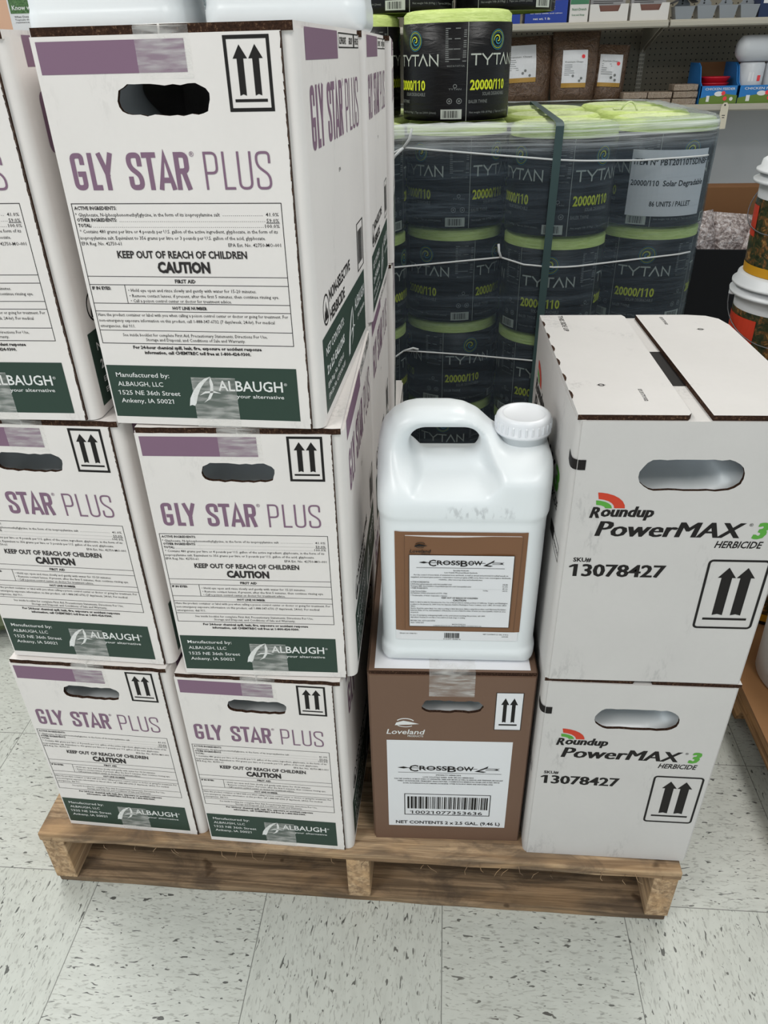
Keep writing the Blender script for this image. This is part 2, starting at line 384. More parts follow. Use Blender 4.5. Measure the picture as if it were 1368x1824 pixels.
def two_arrows(a, u0, v0, u1, v1, t, mi=0, notch=True, bar=True, slant=0.0, frame=True):
    if frame: a.frame(u0, v0, u1, v1, t, mi)
    W_, H_ = u1 - u0, v1 - v0; bw = W_ * 0.145
    for c in (0.335, 0.675):
        cx = u0 + W_ * c; y0, y1, yt = v0 + H_ * 0.215, v0 + H_ * 0.70, v0 + H_ * 0.88
        a.poly([(cx - bw / 2, y0), (cx, y0 + (1.2 if notch else 0)), (cx + bw / 2, y0), (cx + bw / 2, y1), (cx + bw * 1.08, y1), (cx, yt), (cx - bw * 1.08, y1), (cx - bw / 2, y1)], mi)
    if bar: a.rect(u0 + W_ * 0.14, v0 + H_ * 0.13, u0 + W_ * 0.86, v0 + H_ * 0.17, mi)
def barcode(a, u0, v0, u1, v1, seed=1, mi=0, mod=0.5):
    rnd = random.Random(seed); x = u0
    while x < u1 - mod * 2:
        w = rnd.choice([1, 1, 2, 3]) * mod; a.rect(x, v0, min(x + w, u1), v1, mi); x += w + rnd.choice([1, 1, 2]) * mod

# ------------------------------------------------------------ the setting
ZP = 0.1386
def struct(name, mb, m): return tag(mb.build(name, m), None, None, None, 'structure')
b = MB(); b.box(-4.5, -4, -0.1, 4.5, 4.4, 0); struct('floor', b, 'floor')
b = MB(); b.box(-4.5, -4, CEIL, 4.5, 4.4, CEIL + 0.1); struct('ceiling', b, 'ceiling')
b = MB(); b.box(-4.5, 4.0, 0, 4.5, 4.1, CEIL); struct('wall_back', b, 'wall')
M['diffuser'] = mat('lamp_diffuser', (240, 240, 236), 0.5)
NT(M['diffuser']).b.inputs['Emission Color'].default_value = (1, .98, .95, 1); NT(M['diffuser']).b.inputs['Emission Strength'].default_value = 2.0
for i, (x, y, p) in enumerate(TUBES):
    t = empty('ceiling_light', (x, y, CEIL), 0, 'fluorescent ceiling fixture over the %s, %s row' % (('front aisle', 'stacked goods', 'shelving')[i // 2], ('first', 'second')[i % 2]), 'light', 'fluorescent ceiling fixtures')
    b = MB(); b.box(-.31, -.61, -.03, -.285, .61, 0); b.box(.285, -.61, -.03, .31, .61, 0); b.box(-.285, -.61, -.03, .285, -.585, 0); b.box(-.285, .585, -.03, .285, .61, 0); b.build('frame', 'steel', t)
    b = MB(); b.box(-.285, -.585, -.025, .285, .585, -.015); b.build('diffuser', 'diffuser', t)

# ------------------------------------------------------------ wooden pallet under the cartons
def make_pallet(name, loc, rz, w, d, h, label, mats, notch=False, deck=True, mid=True):
    t = empty(name, loc, rz, label, 'pallet')
    tb, bb = 0.018, 0.016
    def board(nm, x0, y0, z0, x1, y1, z1, m):
        mb = MB(); nx = 16; rnd = random.Random(hash((round(y0, 3), round(z0, 3))) & 255)
        ring = []
        for i in range(nx + 1):
            x = x0 + (x1 - x0) * i / nx; j = [rnd.uniform(-.0013, .0013) for _ in range(4)]
            ring.append([(x, y0 + j[0], z0), (x, y1 + j[1], z0), (x, y1 + j[2], z1), (x, y0 + j[3], z1 + j[3] * .5)])
        vs = [p for r in ring for p in r]; fs = [(3, 2, 1, 0), tuple(nx * 4 + k for k in range(4))]
        for i in range(nx):
            for k in range(4): fs.append((i * 4 + k, i * 4 + (k + 1) % 4, (i + 1) * 4 + (k + 1) % 4, (i + 1) * 4 + k))
        mb.add(vs, fs); return mb.build(nm, m, t, 0.0025)
    if deck:
        y = 0.0; k = 0
        for wdt in (0.142, 0.09, 0.09, 0.09, 0.09, 0.09, 0.142):
            y0 = [0, .185, .325, .465, .605, .745, d - .142][k] * (1 if k in (0, 6) else d / 1.19) if k != 6 else d - .142
            board('deck_board', 0, y0, h - tb, w, y0 + wdt, h, mats[0]); k += 1
    for y0, wd in ((0.004, 0.13), (d / 2 - .06, .12), (d - .134, .13)): board('bottom_board', 0.004, y0, 0, w - 0.004, y0 + wd, bb, mats[1])
    xs = (0.002, w / 2 - 0.006, w - 0.040) if mid else (0.002, w - 0.040)
    for x in xs:
        mb = MB(); top = h - tb - (0 if deck else 0)
        if notch:
            prof = [(0.002, bb), (0.15, bb), (0.165, bb + .04), (0.38, bb + .04), (0.395, bb), (d - .395, bb), (d - .38, bb + .04), (d - .165, bb + .04), (d - .15, bb), (d, bb), (d, top), (0.002, top)]
        else: prof = [(0.002, bb), (d, bb), (d, top), (0.002, top)]
        n = len(prof); vs = [(x, p[0], p[1]) for p in prof] + [(x + .038, p[0], p[1]) for p in prof]
        fs = [tuple(range(n - 1, -1, -1)), tuple(range(n, 2 * n))] + [(i, (i + 1) % n, n + (i + 1) % n, n + i) for i in range(n)]
        mb.add(vs, fs); mb.build('stringer', mats[2], t, 0.002)
    return t
pal = make_pallet('wooden_pallet', (-0.6818, -0.0227, 0), -0.0058, 1.0555, 1.18, ZP, 'weathered wooden pallet carrying the cartons and the white jug', ('deck', 'lower', 'stringer'))
mb = MB(); rnd = random.Random(5)
for i in range(26):
    x = rnd.uniform(0.02, 1.04); L = rnd.uniform(.006, .02); a = rnd.uniform(-1.2, 1.2)
    mb.tube([(x, -.001, ZP - rnd.uniform(.004, .018)), (x + L * .5 * math.sin(a), -.004, ZP - .016 - L * .3), (x + L * math.sin(a + .5), -.005, ZP - .016 - L * .75)], 0.0005, 4)
sp = mb.build('splinters', 'deck', pal); sp['kind'] = 'stuff'

# ------------------------------------------------------------ white jug (2.5 gallon) from a signed field, meshed with surface nets
def smoothstep(a, b, x):
    t = np.clip((x - a) / (b - a), 0, 1); return t * t * (3 - 2 * t)
JP = [(-.093, .010), (.094, .010), (.095, .304), (.050, .304), (.040, .309), (.022, .328), (.010, .340), (-.004, .347), (-.018, .3495), (-.056, .3495), (-.068, .347), (-.079, .341), (-.088, .331), (-.092, .318), (-.0935, .30)]
def poly_sdf(px, pz, P):
    d = np.full(px.shape, 1e9); s = np.ones(px.shape); n = len(P)
    for i in range(n):
        ax, az = P[i]; bx, bz = P[i - 1]; ex, ez = bx - ax, bz - az; wx, wz = px - ax, pz - az
        t = np.clip((wx * ex + wz * ez) / (ex * ex + ez * ez), 0, 1); d = np.minimum(d, (wx - ex * t) ** 2 + (wz - ez * t) ** 2)
        c1, c2, c3 = pz >= az, pz < bz, ex * wz > ez * wx
        s = np.where((c1 & c2 & c3) | (~c1 & ~c2 & ~c3), -s, s)
    return s * np.sqrt(d)
def jug_profile(z):
    return 0.0022 * (1 - smoothstep(.026, .032, z)) + 0.0020 * smoothstep(.236, .243, z)
def jug_field(x, y, z):
    d2 = poly_sdf(x, z, JP) - 0.0115 - jug_profile(z)
    hx = np.clip(x, -.047, .001); dh = np.sqrt((x - hx) ** 2 + (z - .3155) ** 2) - .0205
    d2 = np.maximum(d2, -dh)
    hr = .0775 + jug_profile(z) - .030 * smoothstep(.285, .335, z) * (x > .02)
    hc = .0775 + jug_profile(z) - .046 * smoothstep(.255, .335, z)
    out = hc + (hr - hc) * smoothstep(.015, .055, x)
    # scooped grip recess on both broad faces
    P = [(-.066, .266), (.030, .266), (.046, .285), (.046, .30), (.012, .338), (-.066, .338)]
    sc = smoothstep(0.0, .021, -poly_sdf(x, z, P))
    fl = .064 - .034 * smoothstep(.262, .298, z)
    hd = out + (np.minimum(out, fl) - out) * sc
    R = np.minimum(.030, hd * .75)
    a = d2 + R; c = np.abs(y) - hd + R
    return np.hypot(np.maximum(a, 0), np.maximum(c, 0)) + np.minimum(np.maximum(a, c), 0) - R
def surface_nets(fn, lo, hi, h):
    ax = [np.arange(l, u + h, h) for l, u in zip(lo, hi)]
    X, Y, Z = np.meshgrid(*ax, indexing='ij'); F = fn(X, Y, Z); ins = F < 0
    nx, ny, nz = F.shape; acc = np.zeros((nx - 1, ny - 1, nz - 1, 3)); cnt = np.zeros((nx - 1, ny - 1, nz - 1))
    corners = [(i, j, k) for i in (0, 1) for j in (0, 1) for k in (0, 1)]
    sl = lambda c: F[c[0]:nx - 1 + c[0], c[1]:ny - 1 + c[1], c[2]:nz - 1 + c[2]]
    for a in corners:
        for d in range(3):
            if a[d]: continue
            bq = list(a); bq[d] = 1; fa, fb = sl(a), sl(bq); cr = (fa < 0) != (fb < 0)
            t = np.where(cr, fa / np.where(cr, fa - fb, 1), 0)
            for e in range(3): acc[..., e] += np.where(cr, a[e] + (t if e == d else 0), 0)
            cnt += cr
    act = cnt > 0; idx = np.full(act.shape, -1); idx[act] = np.arange(act.sum()); I = np.argwhere(act)
    P = np.array(lo) + h * (I + acc[act] / cnt[act][:, None]); fs = []
    for d in range(3):
        u, v = [(1, 2), (2, 0), (0, 1)][d]
        a = np.take(ins, range(ins.shape[d] - 1), d); bq = np.take(ins, range(1, ins.shape[d]), d)
        for flip, E in ((False, a & ~bq), (True, ~a & bq)):
            e = np.argwhere(E); e = e[(e[:, u] > 0) & (e[:, v] > 0)]
            def at(du, dv):
                q = e.copy(); q[:, u] -= du; q[:, v] -= dv; return idx[q[:, 0], q[:, 1], q[:, 2]]
            q = np.stack([at(1, 1), at(0, 1), at(0, 0), at(1, 0)], 1); fs.append(q[:, ::-1] if flip else q)
    return P, np.concatenate(fs)
JV, JF = surface_nets(jug_field, (-.115, -.09, -.008), (.118, .09, .372), .003)
jug_me = bpy.data.meshes.new('jug_body'); jug_me.from_pydata(JV.tolist(), [], JF.tolist()); jug_me.polygons.foreach_set('use_smooth', [True] * len(JF))
jug_me.materials.append(M['jug']); jug_me.update()
def make_jug(name, loc, rz, label, me, group=None):
    t = empty(name, loc, rz, label, 'jug', group)
    o = bpy.data.objects.new('body', me); COL.objects.link(o); o.parent = t
    s_ = o.modifiers.new('smooth', 'SMOOTH'); s_.iterations = 7; s_.factor = 0.5
    return t
b = MB(); b.lathe([(.031, -.020), (.031, .002), (.0325, .002), (.0325, .008)], 40, (0, 0, 0)); neck_me = b.build('neck', 'jug')
c_ = MB(); c_.lathe([(.0345, .004), (.0352, .0045), (.0352, .008), (.0342, .0085), (.0342, .0205), (.0332, .0240), (.0312, .0262), (.0288, .0267), (.0262, .0266), (.0254, .0257), (.0244, .0254), (.001, .0254)], 56)
for k in range(28):
    a = 2 * math.pi * k / 28; ca, sa = math.cos(a), math.sin(a)
    vs = []
    for rr in (.0338, .0354):
        for tt in (-.0008, .0008):
            for zz in (.0088, .0205 if rr < .035 else .0185): vs.append((rr * ca - tt * sa, rr * sa + tt * ca, zz))
    c_.add(vs, [(0, 1, 3, 2), (4, 6, 7, 5), (0, 4, 5, 1), (2, 3, 7, 6), (1, 5, 7, 3), (0, 2, 6, 4)])
cap_me = c_.build('cap', 'cap')
def add_cap(t):
    n = neck_me.copy(); COL.objects.link(n); n.parent = t; n.location = (.074, 0, .3235)
    c = cap_me.copy(); COL.objects.link(c); c.parent = t; c.location = (.074, 0, .3235)
ZB = 0.51104
me2 = jug_me.copy(); me2.materials.clear(); me2.materials.append(M['jug_scuffed'])
jug = make_jug('handled_jug', (0.0085, 0.1015, ZB), math.radians(1.2), 'white plastic jug with a brown label standing on the brown carton', me2); add_cap(jug)
def jug_front(u, v, off):
    hx, hy, R = .1045, .0775, .030
    dx = abs(u) - (hx - R)
    y = -(hy - R + math.sqrt(max(R * R - max(dx, 0) ** 2, 1e-8)))
    n = Vector((math.copysign(max(dx, 0), u), y + hy - R, 0)).normalized()
    return (u + n.x * (off + .0008), y + n.y * (off + .0008), v)
a = Art(1.0); nx = 24
def strip(a, u0, v0, u1, v1, mi):
    for i in range(nx): a.rect(u0 + (u1 - u0) * i / nx, v0, u0 + (u1 - u0) * (i + 1) / nx, v1, mi)
strip(a, -.0842, .0475, .0792, .0632, 1); strip(a, -.0842, .0632, .0812, .2235, 0)
lab = a.build('label', ['brown_ink', 'paper'], jug_front, jug, 0.0002)
# stitched-on booklet, raised a little from the label, its top curling
mb = MB(); rows = []
for j, v in enumerate((.0655, .10, .16, .205, .2185)):
    for i in range(17):
        u = -.0715 + (.0725 + .0715) * i / 16 + (0.0022 * (v - .0655) / .153 if i == 16 else 0); p = jug_front(u, v, .0016 + (.0028 if j == 4 else .0004 * j) * math.sin(math.pi * min(1, i / 12)))
        rows.append(p)
vs = rows; fs = [(j * 17 + i, j * 17 + i + 1, (j + 1) * 17 + i + 1, (j + 1) * 17 + i) for j in range(4) for i in range(16)]
back = [jug_front(-.0715 + .144 * i / 16, .2185, .0003) for i in range(17)]
mb.add(vs + back, fs, 0, True); n0 = 5 * 17
mb.add([vs[4 * 17 + i] for i in range(17)] + back, [(i, i + 1, 17 + i + 1, 17 + i) for i in range(16)], 1)
bk = mb.build('booklet', ['brown_ink', 'paper'], lab)
a = Art(); a.frame(-66.5, 73.5, 66.5, 191, .7, 1)
a.rect(-65.8, 74.2, 65.8, 190.3, 0, 12); a.build('booklet_panel', ['paper', 'black_ink'], lambda u, v, o: jug_front(u, v, o + .0030), lab)
def crossbow(a, u0, u1, vb, H):
    """the barbed arrow word mark; cap height H over the span u0..u1"""
    w = u1 - u0
    a.rect(u0 + w * .08, vb + H * .44, u0 + w * .78, vb + H * .54)
    a.poly([(u0, vb + H * .5), (u0 + w * .06, vb + H * .78), (u0 + w * .11, vb + H * .5), (u0 + w * .06, vb + H * .3)])
    a.text('C', u0 + w * .115, vb - H * .32, H * 1.45, u0 + w * .205, .012); a.text('ROSS', u0 + w * .215, vb, H, u0 + w * .485, .02)
    a.text('B', u0 + w * .49, vb - H * .32, H * 1.35, u0 + w * .575, .012); a.text('OW', u0 + w * .58, vb, H, u0 + w * .745, .02)
    a.poly([(u0 + w * .755, vb - H * .12), (u0 + w * .84, vb + H * .72), (u0 + w * .885, vb + H * 1.25), (u0 + w * .878, vb + H * .8), (u0 + w * .80, vb + H * .05), (u0 + w * .87, vb - H * .1), (u0 + w * .84, vb - H * .3)])
    for k in range(3): a.rect(u0 + w * .86, vb + H * (.22 + .22 * k), u0 + w * .97, vb + H * (.28 + .22 * k))
    a.poly([(u0 + w * .94, vb + H * .45), (u0 + w, vb + H * .15), (u0 + w * .975, vb + H * .45), (u0 + w, vb + H * .78)])
def loveland(a, u0, vb, w, mi=0, sub=True):
    a.text('Loveland', u0, vb, w * .17, u0 + w * .96, .012, .22, mi)
    x, y = u0 + w * .22, vb + w * .40
    a.poly([(x, y - w * .08), (x + w * .04, y + w * .02), (x + w * .22, y + w * .09), (x + w * .40, y + w * .05), (x + w * .62, y - w * .02), (x + w * .36, y - w * .05), (x + w * .15, y - w * .06)], mi)
    a.arc(x + w * .27, y + w * .02, w * .24, 0.5, 2.6, w * .03, mi, 10, w * .15); a.arc(x + w * .27, y - w * .03, w * .22, 3.6, 5.6, w * .025, mi, 10, w * .10)
    if sub: a.text('PRODUCTS', u0 + w * .55, vb - w * .10, w * .06, u0 + w * .95, .01, 0, mi)
a = Art(); loveland(a, -65.5, 194.5, 27, 0, True)
crossbow(a, -54, 54, 176, 6.6); a.rect(-57, 171, 55, 171.5)
rndt = 'Specialty Herbicide|Low Volatile Weed and Brush Herbicide|For the control of most kinds of unwanted trees and brush, as well as annual and perennial broadleaf weeds on|rangeland, permanent grass pastures, conservation reserve program (CRP) acres, fence rows, non-irrigation ditchbanks,|roadsides, other non-crop areas and industrial sites.'.split('|')
for t, hw, v in zip(rndt, (10, 21, 60, 64, 28), (166.5, 163.0, 159.0, 155.4, 151.8)): a.text(t, -hw, v, 1.9, hw, .012, 0, 0, 1)
for t, u1, v in (('ACTIVE INGREDIENT(S):', -40, 147.5), ('2,4-Dichlorophenoxyacetic acid, butoxyethyl ester', -11, 144.2), ('Triclopyr BEE: 3,5,6-trichloro-2-pyridinyloxyacetic acid, butoxyethyl ester', 14, 140.9), ('OTHER INGREDIENTS:', -42, 137.6), ('Contains Petroleum Distillates', -44, 132.5), ('Acid Equivalents: 2,4-dichlorophenoxyacetic acid 23.7% - 2 lb/gal', -17, 129.6), ('* Trademarks of their respective owners', -17, 125.5)): a.text(t, -64.5, v, 1.9, u1, .012, 0, 0, 1)
for t, v in (('34.4%', 145), ('16.5%', 141.7), ('49.1%', 138.2), ('100.0%', 134.8)): a.text(t, 54, v, 1.9, 60.5, .01, 0, 0, 1)
a.text('TOTAL:', 29, 134.8, 1.8, 36, .01, 0, 0, 1); a.text('.' * 52, -38, 138, 1.9, 52, 0, 0, 0, 1)
a.text('KEEP OUT OF REACH OF CHILDREN', -24, 122.0, 2.2, 23, .02); a.text('CAUTION', -9, 118.0, 2.6, 8, .025)
for t, u1, v in (('Refer to label booklet for Directions for Use. Use of this product in certain portions of California, Oregon, and Washington', 62, 114.6), ('is subject to the January 22, 2004 Order for injunctive Relief in Washington Toxics Coalition, et al. v. EPA, C01-0132C (W.D.', 61.5, 111.0), ('WA.).', -58, 107.6), ('Notice: Read the entire label. Use only according to label directions. Before using this product, read Warranty Disclaimer,', 61, 104.2), ('Inherent Risks of Use, and Limitation of Remedies at end of label booklet. If terms are unacceptable, return at once', 60.5, 100.8), ('unopened.', -54, 97.4), ('In case of emergency endangering health or the environment involving this product, call 1-800', 34, 92.6), ('Agricultural Chemical: Do not ship or store with food, feeds, drugs or clothing.', 8, 89.0), ('EPA REG. NO. 62719-260-34704', -32, 83.2), ('00201 / 100907 V001', -47, 79.6)): a.text(t, -64.5, v, 1.9, u1, .014, 0, 0, 1)
a.text('MANUFACTURED FOR', -9, 77.8, 1.5, 9, .012, 0, 0, 1); a.text('LOVELAND PRODUCTS, INC. P.O. BOX 1286 GREELEY, COLORADO 80632-1286', -34, 75.2, 1.5, 30, .012, 0, 0, 1)
a.build('booklet_print', ['black_ink'], lambda u, v, o: jug_front(u, v, o + .0034), lab)
a = Art(); barcode(a, -19, 51.5, 2, 60.5, 4, 0, .42); a.text('0 21077 35363 6', -20, 48.6, 1.9, 3, .005)
a.text('EPA EST. NO. 57585-TX-1', -79, 57.6, 1.7, -56, .01, 0, 0, 1); a.text('NET CONTENTS 2.5 GAL. (9.46 L)', 33, 58.2, 1.7, 67, .01, 0, 0, 1); a.text('XA01080', 58, 54.6, 1.5, 67, .01, 0, 0, 1)
a.build('label_print', ['black_ink'], jug_front, lab, .0006)

# ------------------------------------------------------------ purple-lettered cartons
GW, GD, GH = 0.2389, 0.3615, 0.3755
def hole_loop(u0, v0, u1, v1, n=8, jag=0.0, seed=1):
    r = (v1 - v0) / 2; rnd = random.Random(seed); pts = []
    for cx, a0 in ((u1 - r, -math.pi / 2), (u0 + r, math.pi / 2)):
        for i in range(n + 1):
            t = a0 + math.pi * i / n; pts.append((cx + r * math.cos(t), (v0 + v1) / 2 + r * math.sin(t)))
    a, bq = pts[n], pts[n + 1]; c, d = pts[-1], pts[0]
    top = [(a[0] + (bq[0] - a[0]) * i / 9, a[1] + (bq[1] - a[1]) * i / 9) for i in range(1, 9)]
    bot = [(c[0] + (d[0] - c[0]) * i / 9, c[1] + (d[1] - c[1]) * i / 9) for i in range(1, 9)]
    pts = pts[:n + 1] + top + pts[n + 1:] + bot
    return [(x + rnd.uniform(-jag, jag), z + rnd.uniform(-jag, jag)) for x, z in pts]
def holed_panel(x0, z0, x1, z1, hole, y0, y1, parent, name, mats, rtop=0.004):
    """a sheet in the xz plane with one hand hole: white faces, raw kraft cut edges"""
    cx = sum(p[0] for p in hole) / len(hole); cz = sum(p[1] for p in hole) / len(hole); n = len(hole)
    out = []
    for (x, z) in hole:   # project each hole vertex outwards on to the sheet border
        dx, dz = x - cx, (z - cz) * 3.0; t = min(((x1 if dx > 0 else x0) - cx) / dx if abs(dx) > 1e-6 else 1e9, ((z1 if dz > 0 else z0) - cz) / dz if abs(dz) > 1e-6 else 1e9)
        out.append([cx + dx * t, cz + dz * t])
    for qx in (x0, x1):
        for qz in (z0, z1):
            k = min(range(n), key=lambda i: (out[i][0] - qx) ** 2 + (out[i][1] - qz) ** 2); out[k] = [qx, qz]
    mb = MB(); e = .0012
    vs = [(x, y0, z) for x, z in hole] + [(x, y0, z) for x, z in out] + [(x, y1, z) for x, z in hole] + [(x, y1, z) for x, z in out]
    fr = [(i, n + i, n + (i + 1) % n, (i + 1) % n) for i in range(n)]; bk_ = [(2 * n + (i + 1) % n, 3 * n + (i + 1) % n, 3 * n + i, 2 * n + i) for i in range(n)]
    cut = [(i, (i + 1) % n, 2 * n + (i + 1) % n, 2 * n + i) for i in range(n)]
    mb.add(vs, fr + bk_, 0); o = len(mb.v) - 4 * n
    for f in cut: mb.f.append(tuple(q + o for q in f)); mb.m.append(1); mb.sm.append(False)
    for i in range(n):
        j = (i + 1) % n; right = abs(out[i][0] - x1) < 1e-6 and abs(out[j][0] - x1) < 1e-6
        mb.f.append((n + i + o, 3 * n + i + o, 3 * n + j + o, n + j + o)); mb.m.append(1 if right else 0); mb.sm.append(False)
    return mb.build(name, mats, parent)
def wall_loop(w, d, r=0.010, y0=0.0, n=6):
    pts = []
    for cx, cy, a0 in ((w - r, y0 + r, -90), (w - r, d - r, 0), (r, d - r, 90), (r, y0 + r, 180)):
        for i in range(n + 1):
            a = math.radians(a0 + 90 * i / n); pts.append((cx + r * math.cos(a), cy + r * math.sin(a)))
    return pts
def carton_walls(t, w, d, h, m, x_l, x_r, th=.0045, y0=.0035, top_gap=.006):
    """side and back walls wrapped round rounded corners, open in front between x_l and x_r (the front panel closes it)"""
    outer = wall_loop(w, d, .010, y0); inner = [(x, y) for x, y in wall_loop(w - 2 * th, d - th, .006, y0 + th)]
    inner = [(x + th, y) for x, y in inner]; path_o = [(x_r, y0)] + outer + [(x_l, y0)]; path_i = [(x_r, y0 + th)] + inner + [(x_l, y0 + th)]
    n = len(path_o); mb = MB(); z0, z1 = 0, h - top_gap
    vs = [(x, y, z0) for x, y in path_o] + [(x, y, z1) for x, y in path_o] + [(x, y, z0) for x, y in path_i] + [(x, y, z1) for x, y in path_i]
    fs = []
    for i in range(n - 1): fs += [(i, i + 1, n + i + 1, n + i), (2 * n + i + 1, 2 * n + i, 3 * n + i, 3 * n + i + 1), (n + i, n + i + 1, 3 * n + i + 1, 3 * n + i)]
    fs += [(2 * n, 0, n, 3 * n), (n - 1, 3 * n - 1, 4 * n - 1, 2 * n - 1)]
    mb.add(vs, fs, 0, True)
    o = mb.build('walls', m, t); e = o.modifiers.new('edge', 'EDGE_SPLIT'); e.split_angle = math.radians(40)
    b = MB(); b.box(.005, .005, 0, w - .005, d - .005, .005); b.build('bottom_flap', m, t)
    return o
GFRONT = plane_map((0, 0, 0), (1, 0, 0), (0, 0, 1), (0, -1, 0))
def albaugh(a, k, ox, oy, mi=0, wk=None):
    q = lambda pts: [(ox + p[0] * (wk or k), oy + p[1] * k) for p in pts]
    a.poly(q([(0, 0), (2, 9), (7, 18), (14, 26.5), (21, 32), (28, 34.5), (21, 28), (15.5, 21), (11, 12), (8, 3), (6, .2), (3, 1.2)]), mi)
    a.poly(q([(28, 34.5), (30.2, 26), (29, 16), (25, 9), (17, 4.2), (21.5, 8.5), (25.2, 15.5), (26.6, 23), (26.4, 29)]), mi)
    a.poly(q([(13, 12.5), (20, 15.2), (29, 16.2), (38, 15.5), (30, 18.2), (20, 17.6)]), mi)
def gly_name(a, u0, v0, u1, v1, w, wp, mi=0):
    k = (u1 - u0) / 192.5; f = lambda L: [(c, u0 + (x - 14) * k, u0 + (y - 14) * k) for c, x, y in L]
    word(a, f([('G', 14, 27.5), ('L', 31.5, 41.5), ('Y', 41.0, 56.0), ('S', 69, 83.5), ('T', 84.4, 98), ('A', 97.6, 114.2), ('R', 115.2, 129)]), v0, v1, w, mi)
    word(a, f([('P', 143.4, 156.5), ('L', 161, 171.5), ('U', 175, 188.5), ('S', 192.2, 206.3)]), v0, v1, wp, mi)
    a.text('®', u0 + 116.5 * k, v1 - 4 * k, 4.2 * k if k < 1.2 else 7, u0 + 121 * k)
